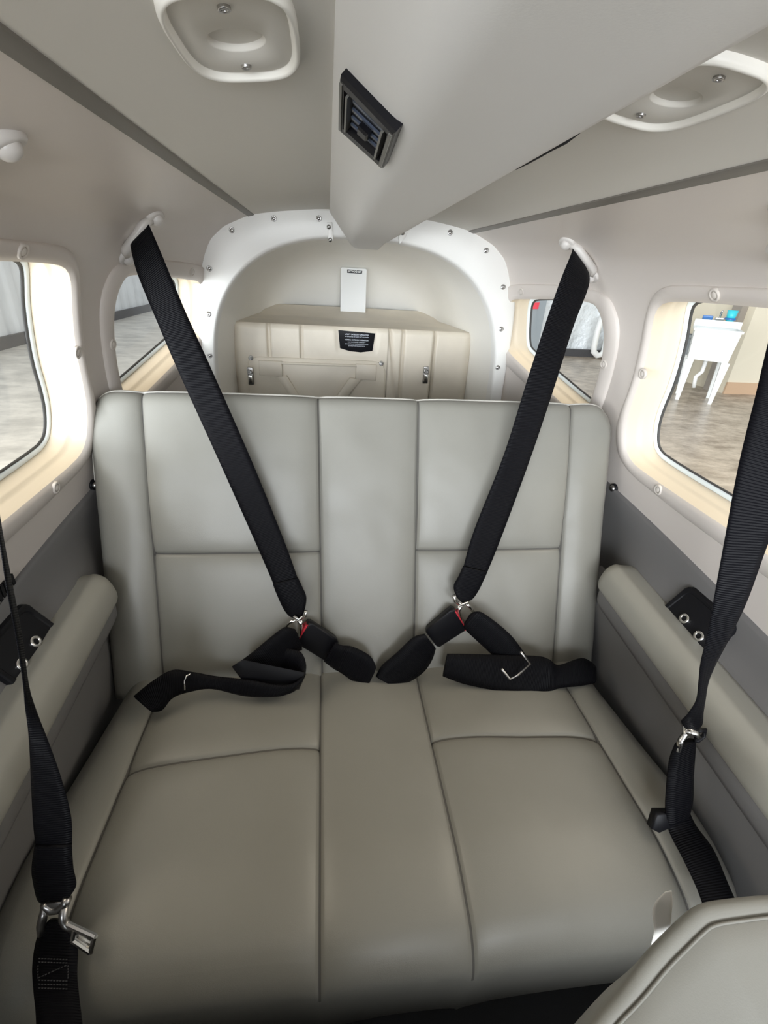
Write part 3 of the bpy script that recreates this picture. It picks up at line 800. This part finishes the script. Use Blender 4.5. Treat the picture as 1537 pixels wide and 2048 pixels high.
def anchor(sg, pu, pl_, label):
    """guide bar held at both ends by a bolted foot; pu, pl_ are the upper and lower bolt points on the wall"""
    root = thing('belt_anchor', label, 'belt anchor'); pu, pl_ = Vector(pu), Vector(pl_); d = (pl_ - pu).normalized()
    nn = Vector((-sg * .80, -.25, -.55)).normalized(); nn = (nn - d * nn.dot(d)).normalized(); sd = d.cross(nn).normalized()
    if sd.y > 0: sd = -sd
    for p in (pu, pl_):
        mb = MB(); o = [p + (d * math.cos(t) * (.0150) + sd * math.sin(t) * .019) + nn * .009 for t in np.linspace(0, 2 * math.pi, 20, endpoint=False)]
        mb.prism(o, nn, .028, .004); ft = mb.build('anchor_foot', M_anchor, root)
        mb = MB(); mb.dome(p + nn * .009, nn, .0105, .008, 16); mb.build('bolt_cap', M_anchor, ft)
    mb = MB(); off = sd * .019 + nn * .006
    mb.tube([pu + d * .004 + nn * .002 + off * .3, pu + d * .016 + off, pl_ - d * .016 + off, pl_ - d * .004 + nn * .002 + off * .3], .0075, 12); mb.build('guide_bar', M_anchor, root)
    return settle(root)
AL = (hit(307, 431), hit(250, 511)); AR = (hit(1138, 482), hit(1186, 549))
anchor(-1, *AL, 'cream shoulder belt anchor on the left wall above the rear window')
anchor(1, *AR, 'cream shoulder belt anchor on the right wall above the rear window')

AN = (hit(-2, 272), hit(-62, 372))
anchor(-1, *AN, 'cream shoulder belt anchor cut by the left edge of the photo near the ceiling strip')
def plate(poly, y, dn, name, parent, m, bev=.002, n=(0, -1, .2), holes=None):
    mb = MB(); mb.prism([onY(px, py, y) for px, py in poly], n, dn, bev); return sharp(mb.build(name, m, parent), 30)

# ---- rear left seat
root = thing('shoulder_belt', 'black shoulder belt slanting from the left wall anchor across the bench back', 'seat belt', group=None)
ya = AL[0][1] - .012
ribbon('strap', rowsY([(262, 488, 296, 446, ya, ya), (262, 497, 301, 456, ya - .012, ya - .012), (276, 550, 322, 505, ya - .03, ya - .03), (315, 645, 372, 625, ya - .06, ya - .06), (358, 745, 424, 740, .85, .85), (442, 930, 503, 920, .79, .79), (517, 1098, 568, 1080, .737, .737), (549, 1172, 597, 1160, .715, .715)]), root, .0012, sub=8)
ribbon('folded_end', rowsY([(546, 1168, 596, 1155, .712, .712), (553, 1186, 604, 1172, .708, .708), (566, 1215, 613, 1195, .702, .702), (578, 1231, 609, 1222, .700, .700), (592, 1238, 601, 1236, .700, .700)]), root, .0032, sub=7)
mb = MB()
P = lambda px, py, y=.690: Vector(onY(px, py, y))
mb.tube([P(588, 1232), P(598, 1239), P(611, 1231), P(613, 1222)], .0032, 10)
mb.tube([P(598, 1239), P(604, 1250), P(602, 1268), P(598, 1276)], .0045, 10)
mb.tube([P(596, 1238), P(580, 1245), P(570, 1256), P(571, 1260)], .003, 10)
mb.build('hook', M_chrome, root); settle(root)

root = thing('belt_buckle', 'black buckle with red button on the left half of the bench', 'buckle')
mb = MB(); mb.prism([onY(px, py, .680) for px, py in ((619, 1247), (626, 1247), (676, 1280), (679, 1287), (659, 1322), (652, 1324), (596, 1290), (595, 1284))], (.2, -1, .35), .024, .005); mb.build('buckle_housing', M_black, root)
mb = MB(); mb.prism([onY(px, py, .682) for px, py in ((612, 1252), (617, 1250), (602, 1283), (595, 1286))], (.2, -1, .3), .018, .001); mb.build('release_button', M_red, root)
ribbon('webbing', rowsY([(648, 1322, 672, 1285, .668, .668), (668, 1337, 684, 1291, .662, .665), (682, 1345, 706, 1294, .652, .658), (712, 1366, 740, 1312, .645, .650), (732, 1378, 753, 1335, .640, .645)]), root, .005, sub=7); settle(root)

root = thing('lap_belt', 'black lap belt lying coiled on the left half of the bench', 'seat belt')
ribbon('upper_loop', rowsY([(590, 1258, 604, 1300, .668, .668), (570, 1255, 590, 1306, .660, .655), (545, 1272, 578, 1330, .652, .645), (505, 1305, 545, 1352, .640, .632), (478, 1325, 498, 1375, .630, .625)]), root, .004, sub=7)
ribbon('lower_loop', rowsY([(572, 1296, 560, 1352, .650, .640), (602, 1305, 582, 1362, .644, .632), (612, 1335, 590, 1378, .628, .618), (598, 1362, 574, 1388, .612, .604), (560, 1370, 545, 1394, .606, .598), (500, 1360, 490, 1392, .612, .604), (430, 1352, 425, 1378, .628, .616), (385, 1344, 378, 1384, .628, .612), (345, 1340, 346, 1396, .622, .598), (305, 1362, 325, 1420, .612, .585), (268, 1392, 305, 1424, .606, .58)]), root, .004, sub=6)
mb = MB(); q = [onY(px, py, .618) for px, py in ((463, 1332), (484, 1318), (612, 1345), (598, 1376), (500, 1381))]; mb.prism(q, (0, -.6, 1), .014, .004); mb.build('adjuster', M_black, root)
mb = MB(); mb.tube([P(382, 1347, .606), P(373, 1352, .602), (P(369, 1362, .596)), P(370, 1380, .588)], .0012, 8); mb.build('wire_clip', M_chrome, root)
settle(root)

# ---- rear right seat
root = thing('shoulder_belt', 'black shoulder belt slanting from the right wall anchor across the bench back', 'seat belt')
ya = AR[0][1] - .012
ribbon('strap', rowsY([(1146, 495, 1178, 545, ya, ya - .004), (1143, 508, 1180, 560, ya - .014, ya - .014), (1122, 560, 1174, 585, ya - .035, ya - .03), (1094, 640, 1147, 655, ya - .065, ya - .06), (1052, 770, 1109, 775, .845, .845), (1008, 910, 1062, 915, .80, .80), (949, 1060, 1005, 1070, .75, .75), (927, 1136, 974, 1147, .722, .722)]), root, .0012, sub=8)
ribbon('folded_end', rowsY([(927, 1132, 975, 1144, .719, .719), (918, 1152, 968, 1160, .714, .714), (908, 1172, 957, 1182, .708, .708), (913, 1192, 945, 1198, .704, .704), (922, 1203, 932, 1204, .703, .703)]), root, .0032, sub=7)
mb = MB(); Pr = lambda px, py, y=.695: Vector(onY(px, py, y))
mb.tube([Pr(908, 1191), Pr(911, 1202), Pr(922, 1210), Pr(936, 1205)], .0032, 10)
mb.tube([Pr(922, 1210), Pr(917, 1222), Pr(921, 1236), Pr(927, 1246)], .0045, 10)
mb.tube([Pr(932, 1207), Pr(940, 1214), Pr(949, 1226)], .003, 10)
mb.build('hook', M_chrome, root); settle(root)
root = thing('belt_buckle', 'black buckle with red button on the right half of the bench', 'buckle')
mb = MB(); mb.prism([onY(px, py, .683) for px, py in ((903, 1219), (910, 1221), (933, 1258), (931, 1263), (879, 1296), (873, 1294), (852, 1266), (854, 1260))], (-.2, -1, .35), .024, .005); mb.build('buckle_housing', M_black, root)
mb = MB(); mb.prism([onY(px, py, .685) for px, py in ((908, 1222), (913, 1224), (934, 1258), (931, 1263))], (-.2, -1, .3), .018, .001); mb.build('release_button', M_red, root)
ribbon('webbing', rowsY([(850, 1268, 872, 1296, .668, .668), (826, 1276, 864, 1320, .664, .660), (795, 1305, 846, 1345, .655, .648), (766, 1330, 812, 1366, .648, .640), (752, 1352, 780, 1367, .645, .638)]), root, .005, sub=7); settle(root)
root = thing('lap_belt', 'black lap belt with metal adjuster lying on the right half of the bench', 'seat belt')
ribbon('upper_loop', rowsY([(930, 1250, 944, 1226, .672, .672), (934, 1262, 966, 1226, .662, .662), (985, 1310, 1020, 1268, .645, .650), (1012, 1345, 1052, 1310, .632, .638), (1022, 1360, 1062, 1326, .626, .632)]), root, .004, sub=7)
ribbon('lower_loop', rowsY([(886, 1352, 895, 1308, .626, .640), (930, 1368, 940, 1308, .612, .638), (1000, 1382, 1010, 1310, .600, .636), (1060, 1388, 1075, 1312, .594, .632), (1095, 1384, 1098, 1318, .594, .626), (1120, 1376, 1118, 1330, .600, .626), (1160, 1372, 1165, 1316, .602, .632), (1190, 1366, 1190, 1330, .606, .630)]), root, .005, sub=6)
mb = MB(); Pq = lambda px, py, y=.598: Vector(onY(px, py, y))
mb.tube([Pq(1004, 1338), Pq(1020, 1358), Pq(1037, 1350), Pq(1061, 1327), Pq(1042, 1304)], .0022, 8); mb.build('adjuster', M_steel, root)
settle(root)

# ---- near left seat: belt hanging in front of the left armrest
root = thing('shoulder_belt', 'twisted black shoulder belt hanging at the left edge of the photo', 'seat belt')
ribbon('strap', rowsD([(-75, 340, -48, 300, .37, .39), (-85, 560, -60, 560, .40, .44), (-60, 800, -44, 806, .36, .40), (-22, 990, -8, 992, .40, .43), (0, 1085, 7, 1085, .42, .445), (14, 1180, 26, 1178, .44, .465), (32, 1275, 44, 1272, .46, .48), (46, 1360, 55, 1360, .475, .495), (50, 1410, 68, 1408, .485, .50), (58, 1480, 95, 1478, .50, .505), (62, 1560, 122, 1555, .515, .512), (66, 1640, 142, 1632, .525, .52), (72, 1696, 144, 1690, .53, .525)]), root, .0012, sub=8)
ribbon('folded_end', rowsD([(70, 1690, 143, 1690, .528, .522), (64, 1735, 146, 1735, .532, .526), (67, 1765, 152, 1770, .533, .527), (76, 1800, 138, 1795, .534, .528), (92, 1810, 124, 1812, .534, .53)]), root, .003, sub=7)
mb = MB(); Q = lambda px, py, d=.527: Vector(dep(px, py, d))
mb.tube([Q(90, 1806), Q(92, 1812), Q(105, 1820), Q(118, 1818), Q(131, 1806), Q(135, 1796)], .005, 10)
mb.tube([Q(92, 1812), Q(86, 1835), Q(82, 1852), Q(84, 1868)], .0048, 10)
mb.tube([Q(128, 1812), Q(126, 1838), Q(133, 1850), Q(150, 1862)], .0048, 10)
mb.prism([dep(px, py, .524) for px, py in ((90, 1808), (132, 1804), (126, 1830), (116, 1826), (100, 1826), (92, 1830))], -R[:, 2], .003, .0005)
mb.build('hook', M_steel, root)
mb = MB()
for a, b in (((135, 1848), (190, 1873)), ((190, 1873), (182, 1904)), ((182, 1904), (146, 1880)), ((150, 1858), (146, 1880))): mb.tube([Q(*a, .522), Q(*b, .522)], .0032, 8)
mb.prism([dep(px, py, .524) for px, py in ((138, 1850), (188, 1874), (181, 1902), (150, 1884), (154, 1872), (148, 1866))], -R[:, 2], .002, .0004)
sharp(mb.build('toothed_tongue', M_chrome, root)); settle(root)
root = thing('lap_belt', 'black lap belt with stitched end on the cushion at the left edge', 'seat belt')
ribbon('webbing', rowsD([(100, 1838, 122, 1840, .532, .530), (80, 1862, 145, 1866, .530, .526), (70, 1895, 155, 1900, .527, .52), (65, 1940, 154, 1945, .515, .51), (68, 1990, 158, 1990, .497, .494), (72, 2030, 163, 2030, .482, .480), (74, 2100, 170, 2100, .46, .458)]), root, .003, sub=8)
mb = MB()
def st(a, b, n):
    a, b = np.array(a, float), np.array(b, float)
    for k in range(n):
        p, q = a + (b - a) * (k + .15) / n, a + (b - a) * (k + .75) / n
        d = lambda r: np.interp(r[1], [1895, 1945, 1990, 2030], [.5205, .5095, .4925, .478]) - .0022
        mb.tube([dep(p[0], p[1], d(p)), dep(q[0], q[1], d(q))], .0005, 5)
for y in (1917, 1924, 1960, 1968, 1976): st((76, y), (136, y + 2), 10)
st((76, 1930), (76, 1958), 5); st((136, 1930), (136, 1958), 5); st((76, 1956), (134, 1930), 9)
mb.build('box_stitching', mat('grey_thread', (.06, .06, .062), .8), root); settle(root)

# ---- near right seat
root = thing('shoulder_belt', 'wide ribbed black shoulder belt hanging at the right edge of the photo', 'seat belt')
anchor(1, *[np.array((2 * XC * S - p[0], p[1], p[2])) for p in AN], 'cream shoulder belt anchor on the right wall holding the wide ribbed belt')
mir = lambda p, k: Vector((2 * XC * S - p[0] - .02, p[1] - .012, p[2] - .012 - k))
ribbon('strap', [(mir(AN[0], .01), mir(AN[1], 0))] + rowsD([(1580, 540, 1680, 560, .38, .36), (1546, 650, 1660, 680, .385, .365), (1512, 790, 1632, 820, .40, .38), (1478, 930, 1590, 960, .42, .405), (1450, 1080, 1538, 1085, .445, .435), (1430, 1190, 1496, 1200, .47, .465), (1415, 1270, 1458, 1280, .50, .50), (1402, 1325, 1432, 1330, .53, .535), (1398, 1362, 1418, 1365, .56, .57), (1393, 1400, 1412, 1400, .595, .605), (1376, 1428, 1408, 1425, .62, .625), (1363, 1442, 1406, 1448, .64, .64), (1370, 1455, 1396, 1460, .65, .65)]), root, .0013, sub=8)
mb = MB(); Q = lambda px, py, d=.655: Vector(dep(px, py, d))
mb.tube([Q(1370, 1448), Q(1374, 1446), Q(1372, 1468), Q(1363, 1480), Q(1356, 1503)], .004, 10)
mb.tube([Q(1370, 1462), Q(1392, 1466), Q(1396, 1474)], .005, 10)
mb.build('hook', M_chrome, root)
mb = MB(); mb.tube([Q(1390, 1462), Q(1412, 1460), Q(1408, 1472), Q(1396, 1482), Q(1390, 1480)], .003, 8); mb.build('tongue', M_black, root); settle(root)
root = thing('lap_belt', 'black lap belt on the right side of the cushion behind the front seat', 'seat belt')
ribbon('webbing', rowsD([(1350, 1492, 1390, 1478, .655, .660), (1340, 1520, 1391, 1500, .657, .662), (1335, 1560, 1388, 1545, .66, .664), (1332, 1610, 1386, 1600, .662, .668), (1334, 1650, 1380, 1628, .664, .672)]), root, .005, sub=7)
ribbon('lower_webbing', rowsD([(1330, 1622, 1375, 1612, .672, .682), (1340, 1665, 1392, 1650, .662, .668), (1368, 1720, 1428, 1700, .632, .642), (1396, 1780, 1458, 1770, .605, .608), (1420, 1850, 1490, 1840, .575, .58)]), root, .003, sub=7)
mb = MB(); mb.prism([dep(px, py, .662) for px, py in ((1315, 1628), (1345, 1628), (1348, 1655), (1320, 1668), (1305, 1660))], -R[:, 2], .014, .003); mb.build('adjuster', M_black, root); settle(root)

# ------------------------------------------------------------------ front seat at the lower right and the paper strip
root = thing('front_seat', 'grey leather front seat back with piped edge at the lower right corner', 'seat')
fs_d = .40; fn_ = Vector((-.15, -.62, .77)).normalized(); fp = dep(1450, 1800, fs_d)
ed = [(1090, 2190), (1186, 2048), (1243, 1979), (1297, 1909), (1338, 1865), (1382, 1824), (1408, 1808), (1455, 1799), (1537, 1791), (1640, 1790), (1760, 1800)]
edge3 = [Vector(onP(px, py, fp, fn_)) for px, py in [tuple(q) for q in spline(ed, 60)]]
cin = Vector(onP(1560, 2150, fp, fn_))
def shr(k, h): return [p + (cin - p).normalized() * k + fn_ * h for p in edge3]
mb = MB(); mb.loft([shr(.05, -.075), shr(.03, -.06), shr(.008, -.02), shr(.0015, -.006), shr(.001, -.002), shr(.003, .001), shr(.007, .003), shr(.0125, .0025)], False)
mb.build('seat_border', M_leather, root)
mb = MB(); L = [shr(.0125, .002), shr(.015, .005), shr(.03, .009), shr(.06, .015), shr(.10, .018)]
mb.loft(L, False); b = len(mb.v); mb.add(L[-1] + [cin + fn_ * .018], [(i, i + 1, 60) for i in range(59)]); mb.build('seat_face', M_leather, root)
mb = MB(); mb.tube(shr(.0135, .0045), .0012, 8); mb.build('piping', M_leather, root); settle(root)
root = thing('paper_strip', 'torn white paper strip standing up behind the front seat', 'paper')
ribbon('paper', rowsD([(1296, 1915, 1316, 1905, .47, .47), (1304, 1885, 1330, 1880, .468, .466), (1309, 1858, 1341, 1855, .465, .462), (1306, 1825, 1344, 1828, .462, .458), (1312, 1803, 1346, 1805, .458, .455), (1330, 1784, 1344, 1781, .455, .453)]), root, .0003, m=M_paper, sub=5); settle(root)

# unseen cockpit: instrument panel wall and left front seat, added to shade the bench
mb = MB(); mb.box((XC, -1.25, -.66), (.52, 0, 0), (0, .10, 0), (0, 0, .40), .03); struct(mb.build('wall_front_shade', M_black), 'unseen black instrument panel wall, added at the cabin front to shade the bench', 'wall')
root = thing('front_seat', 'unseen grey leather left front seat, added ahead of the bench to shade it', 'seat')
mb = MB(); c_ = Vector((-.14, -.10, -.66)); fu = Vector((0, .10, .99)).normalized()
mb.box(c_, (.19, 0, 0), fu * .34, Vector((0, .99, -.10)) * .05, .07); mb.build('seat_face', M_leather, root)
mb = MB(); mb.box((-.14, -.33, -.93), (.19, 0, 0), (0, .20, 0), (0, 0, .07), .05); mb.build('seat_cushion', M_leather, root); settle(root)

# ------------------------------------------------------------------ the hangar outside
ZG = -1.6
def concrete(name, col, var):
    m = bpy.data.materials.new(name); m.use_nodes = True; nt = m.node_tree; b = nt.nodes['Principled BSDF']; b.inputs['Roughness'].default_value = .35
    tc = nt.nodes.new('ShaderNodeTexCoord'); mp = nt.nodes.new('ShaderNodeMapping'); mp.inputs['Scale'].default_value = (1, 1.6, 1)
    t = nt.nodes.new('ShaderNodeTexNoise'); t.inputs['Scale'].default_value = 2.2; t.inputs['Detail'].default_value = 8; t.inputs['Roughness'].default_value = .65
    r = nt.nodes.new('ShaderNodeValToRGB'); r.color_ramp.elements[0].position = .35; r.color_ramp.elements[1].position = .65
    r.color_ramp.elements[0].color = (*[c * (1 - var) for c in col], 1); r.color_ramp.elements[1].color = (*[c * (1 + var) for c in col], 1)
    nt.links.new(tc.outputs['Object'], mp.inputs[0]); nt.links.new(mp.outputs[0], t.inputs['Vector']); nt.links.new(t.outputs['Fac'], r.inputs['Fac']); sp = nt.nodes.new('ShaderNodeSeparateXYZ'); nt.links.new(tc.outputs['Object'], sp.inputs[0])
    mr = nt.nodes.new('ShaderNodeMapRange'); mr.inputs['From Min'].default_value = 1.5; mr.inputs['From Max'].default_value = 4.0; nt.links.new(sp.outputs['X'], mr.inputs['Value'])
    t2 = nt.nodes.new('ShaderNodeTexNoise'); t2.inputs['Scale'].default_value = 3.5; t2.inputs['Detail'].default_value = 9; t2.inputs['Roughness'].default_value = .7; nt.links.new(mp.outputs[0], t2.inputs['Vector'])
    r2 = nt.nodes.new('ShaderNodeValToRGB'); r2.color_ramp.elements[0].position = .36; r2.color_ramp.elements[1].position = .66
    r2.color_ramp.elements[0].color = (.22, .17, .125, 1); r2.color_ramp.elements[1].color = (.58, .50, .41, 1); nt.links.new(t2.outputs['Fac'], r2.inputs['Fac'])
    mx = nt.nodes.new('ShaderNodeMixRGB'); nt.links.new(mr.outputs['Result'], mx.inputs['Fac']); nt.links.new(r.outputs['Color'], mx.inputs['Color1']); nt.links.new(r2.outputs['Color'], mx.inputs['Color2'])
    nt.links.new(mx.outputs['Color'], b.inputs['Base Color'])
    return m
M_floorL = concrete('pale_concrete', (.56, .535, .485), .24)
M_sheet = mat('corrugated_sheet', (.62, .64, .65), .35, var=.08, vscale=1.5)
M_film = mat('wrinkled_plastic_sheeting', (.78, .82, .85), .25, bump=.9, bscale=6, bdist=.08)
M_kerb = mat('dark_base_strip', (.055, .055, .06), .6)
M_cream = mat('cream_paint', (.80, .73, .58), .6)
M_tan = mat('tan_base', (.62, .42, .27), .6)
M_col = mat('dark_steel_column', (.07, .075, .085), .5)
M_sink = mat('white_sink_plastic', (.82, .85, .85), .35)
M_bin = mat('grey_blue_bin', (.28, .32, .35), .5)
M_blue = mat('blue_plastic', (.03, .16, .45), .35); M_teal = mat('teal_plastic', (.05, .62, .72), .35)
M_lred = mat('red_sign', (.8, .05, .09), .5)
mb = MB(); mb.box((2, 8, ZG - .05), (26, 0, 0), (0, 18, 0), (0, 0, .05)); struct(mb.build('floor_hangar', M_floorL, None, False), 'grey concrete hangar floor seen through the windows', 'floor')
# left wall, corrugated
xl = onZ(60, 684, ZG)[0]
mb = MB(); L = []
for y in np.arange(4, 24, .06): L.append([Vector((xl - .03 * max(-.4, min(.4, math.sin(y * 2 * math.pi / .6))) - .02, y, z)) for z in (ZG, 2.8)])
mb.loft(L, False); struct(mb.build('wall_hangar_left', M_sheet), 'pale corrugated hangar wall seen through the left windows', 'wall')
mb = MB(); mb.box((xl + .03, 14, ZG + .1), (.03, 0, 0), (0, 10, 0), (0, 0, .1)); struct(mb.build('trim_5', M_kerb, None, False), 'dark base strip along the left hangar wall', 'trim')
p = onZ(12, 690, ZG); 
root = thing('steel_column', 'dark steel hangar column seen in the left side window', 'column')
mb = MB(); mb.box((p[0] - .1, p[1], ZG + 2.1), (.13, 0, 0), (0, .13, 0), (0, 0, 2.1), .01); mb.build('column_post', M_col, root, False)
mb = MB(); mb.box((p[0] - .1, p[1], ZG + .02), (.2, 0, 0), (0, .2, 0), (0, 0, .02), .02); mb.build('base_plate', M_steel, root, False); settle(root)
# right far wall with plastic sheeting
yr = onZ(1180, 712, ZG)[1]
mb = MB(); V = []; nx = 160
for z in np.linspace(ZG + .02, 2.6, 24):
    for x in np.linspace(2.5, 12.5, nx): V.append((x, yr + .10 * noise.noise(Vector((x * 2.6, z * .45, 3))) + .05 * noise.noise(Vector((x * 7, z * 1.2, 8))), z))
mb.add(V, [(i * nx + j, i * nx + j + 1, (i + 1) * nx + j + 1, (i + 1) * nx + j) for i in range(23) for j in range(nx - 1)])
struct(mb.build('wall_hangar_right', M_film), 'hangar wall covered by wrinkled pale plastic sheeting beyond the right rear window', 'wall')
mb = MB(); mb.box((7.5, yr - .12, ZG + .08), (5, 0, 0), (0, .05, 0), (0, 0, .08)); struct(mb.build('trim_6', M_kerb, None, False), 'dark base strip under the plastic sheeting', 'trim')
# grey board with red sign
a, b = onY(1052, 640, yr - .3), onY(1072, 640, yr - .3); t_ = onY(1062, 606, yr - .3)
root = thing('grey_board', 'tall grey board with a red sign seen in the right rear window', 'board')
mb = MB(); mb.box(((a[0] + b[0]) / 2 - .25, yr - .28, ZG + 1.3), (.55, 0, 0), (0, .02, 0), (0, 0, 1.3)); mb.build('board', M_bin, root, False)
q = [onY(px, py, yr - .32) for px, py in ((1057, 606), (1080, 605), (1077, 618), (1055, 618))]; mb = MB(); mb.prism(q, (0, -1, 0), .02); mb.build('red_sign', M_lred, root, False); settle(root)
# white pipe with a hooked foot
root = thing('white_pipe', 'white hooked pipe on the sheeting in the right rear window', 'pipe')
mb = MB(); yq = yr - .4; mb.tube([onY(px, py, yq) for px, py in ((1206, 632), (1196, 662), (1189, 692), (1188, 703), (1195, 711), (1205, 709), (1210, 700), (1214, 680))], .07, 12); mb.build('pipe', M_white, root); settle(root)
# cream wall at right
pc_ = onZ(1447, 787, ZG)
mb = MB(); mb.box((pc_[0] + 2.5, pc_[1] + 1.5, ZG + 1.7), (2.5, 0, 0), (0, 1.5, 0), (0, 0, 1.7)); struct(mb.build('wall_hangar_partition', M_cream, None, False), 'cream painted partition wall right of the utility sink', 'wall')
mb = MB(); mb.box((pc_[0] + 2.5, pc_[1] - .01, ZG + .1), (2.51, 0, 0), (0, .015, 0), (0, 0, .1)); struct(mb.build('trim_7', M_tan, None, False), 'tan base board along the cream partition', 'trim')
mb = MB(); mb.box((pc_[0] - .06, pc_[1] + .25, ZG + 1.7), (.06, 0, 0), (0, .1, 0), (0, 0, 1.7)); struct(mb.build('trim_8', mat('taupe_post', (.33, .29, .25), .6), None, False), 'taupe post at the corner of the cream partition', 'trim')
# utility sink
fl, fr, br_, bl_ = [Vector(onZ(px, py, ZG)) for px, py in ((1354, 799), (1420, 809), (1411, 790), (1346, 774))]
root = thing('utility_sink', 'white plastic utility sink on splayed legs outside the right window', 'sink')
cxs = (fl + fr) / 2; ux = (fr - fl).normalized(); wv = (fr - fl).length; uy = Vector((-ux.y, ux.x, 0)); 
tl = Vector(onY(1383, 655, fl.y)); HT = tl.z - ZG; 
c0 = fl + uy * .30 + ux * wv / 2; hw = wv / 2
def rect_at(h, a, b): return [c0 + ux * a * sx + uy * b * sy + Vector((0, 0, h)) for sx, sy in ((-1, -1), (1, -1), (1, 1), (-1, 1))]
mb = MB(); hb = HT * .58
mb.loft([rect_at(hb, hw * 1.16, .26), rect_at(HT * .97, hw * 1.30, .31), rect_at(HT * .97, hw * 1.38, .34), rect_at(HT, hw * 1.38, .34), rect_at(HT, hw * 1.24, .28), rect_at(HT * .65, hw * 1.05, .22)], True, True, True); sharp(mb.build('basin', M_sink, root))
for sx in (-1, 1):
    for sy in (-1, 1):
        q = c0 + ux * sx * hw * .98 + uy * sy * .27; mb = MB()
        sq = lambda c, r: [c + ux * r * a + uy * r * b for a, b in ((-1, -1), (1, -1), (1, 1), (-1, 1))]
        mb.loft([sq(q, .025), sq(q + ux * sx * .012 + Vector((0, 0, hb)), .055)], True, True, True); mb.build('leg', M_sink, root, False)
mb = MB(); d0 = c0 + Vector((0, 0, hb)); mb.tube([d0, d0 - Vector((0, 0, .2)), d0 - Vector((.08, 0, .28)), d0 - Vector((.05, 0, .45))], .03, 10); mb.build('drain_pipe', M_white, root)
q = c0 + uy * .29 + Vector((0, 0, HT)); mb = MB(); mb.box(q + Vector((0, 0, .05)), ux * hw * 1.38, Vector((0, 0, .05)), -uy * .04); mb.build('back_ledge', M_sink, root, False); settle(root)
def on_sink(px, py): 
    p = Vector(onZ(px, py, ZG + HT + .0)); return p
q = c0 + uy * .29 + Vector((0, 0, HT + .1))
k = c0 - ux * hw * .7 + uy * .29 + Vector((0, 0, HT + .10)); mb = MB(); mb.box(k + Vector((0, 0, .03)), ux * .07, uy * .04, Vector((0, 0, .03)), .01); tag(mb.build('blue_tray', M_blue), 'small blue tray on the back ledge of the sink', 'tray')
k = c0 + uy * .29 + Vector((0, 0, HT + .10)); mb = MB(); mb.box(k + Vector((0, 0, .02)), ux * .06, uy * .04, Vector((0, 0, .02)), .01); mb.tube([k + Vector((0, 0, .03)), k + Vector((0, 0, .12)), k - uy * .1 + Vector((0, 0, .14))], .015, 8); tag(mb.build('faucet', M_chrome), 'chrome faucet on the back ledge of the sink', 'faucet')
k = c0 + ux * hw * .62 + uy * .29 + Vector((0, 0, HT + .10)); root = thing('blue_bucket', 'teal and blue bucket at the right end of the sink ledge', 'bucket')
rg = lambda r, h: [k + Vector((math.cos(t) * r, math.sin(t) * r, h)) for t in np.linspace(0, 2 * math.pi, 20, endpoint=False)]
mb = MB(); mb.loft([rg(.055, 0), rg(.075, .16), rg(.07, .16), rg(.05, .02)], True, True, True); mb.build('bucket_body', M_teal, root)
mb = MB(); mb.loft([rg(.076, .02), rg(.08, .05), rg(.066, .05)], True); mb.build('bucket_band', M_blue, root); settle(root)
# grey bin left of the sink
k = Vector(onZ(1349, 768, ZG)) + Vector((0, .2, 0)); root = thing('waste_bin', 'tall grey blue bin standing left of the utility sink', 'bin')
rg = lambda r, h: [k + Vector((math.cos(t) * r, math.sin(t) * r, h)) for t in np.linspace(0, 2 * math.pi, 24, endpoint=False)]
mb = MB(); mb.loft([rg(.22, 0), rg(.27, .85), rg(.255, .85), rg(.2, .1)], True, True, True); mb.build('bin_body', M_bin, root)
mb = MB(); mb.loft([rg(.272, .82), rg(.285, .83), rg(.285, .87), rg(.265, .87)], True); mb.build('bin_rim', M_bin, root); settle(root)

# repeats share a group
for o in COL.objects:
    if o.parent is None and 'label' in o and 'kind' not in o:
        g = {'shoulder_belt': 'shoulder belts', 'lap_belt': 'lap belts', 'belt_buckle': 'belt buckles on the bench', 'belt_anchor': 'shoulder belt anchors', 'armrest': 'padded armrests', 'ceiling_light': 'ceiling lights', 'outlet_plate': 'headset jack plates', 'panel_latch': 'steel latches', 'tie_down_ring': 'tie-down rings', 'recline_knob': 'wall knobs', 'front_seat': 'front seats'}.get(o.name.split('.')[0])
        if g: o['group'] = g
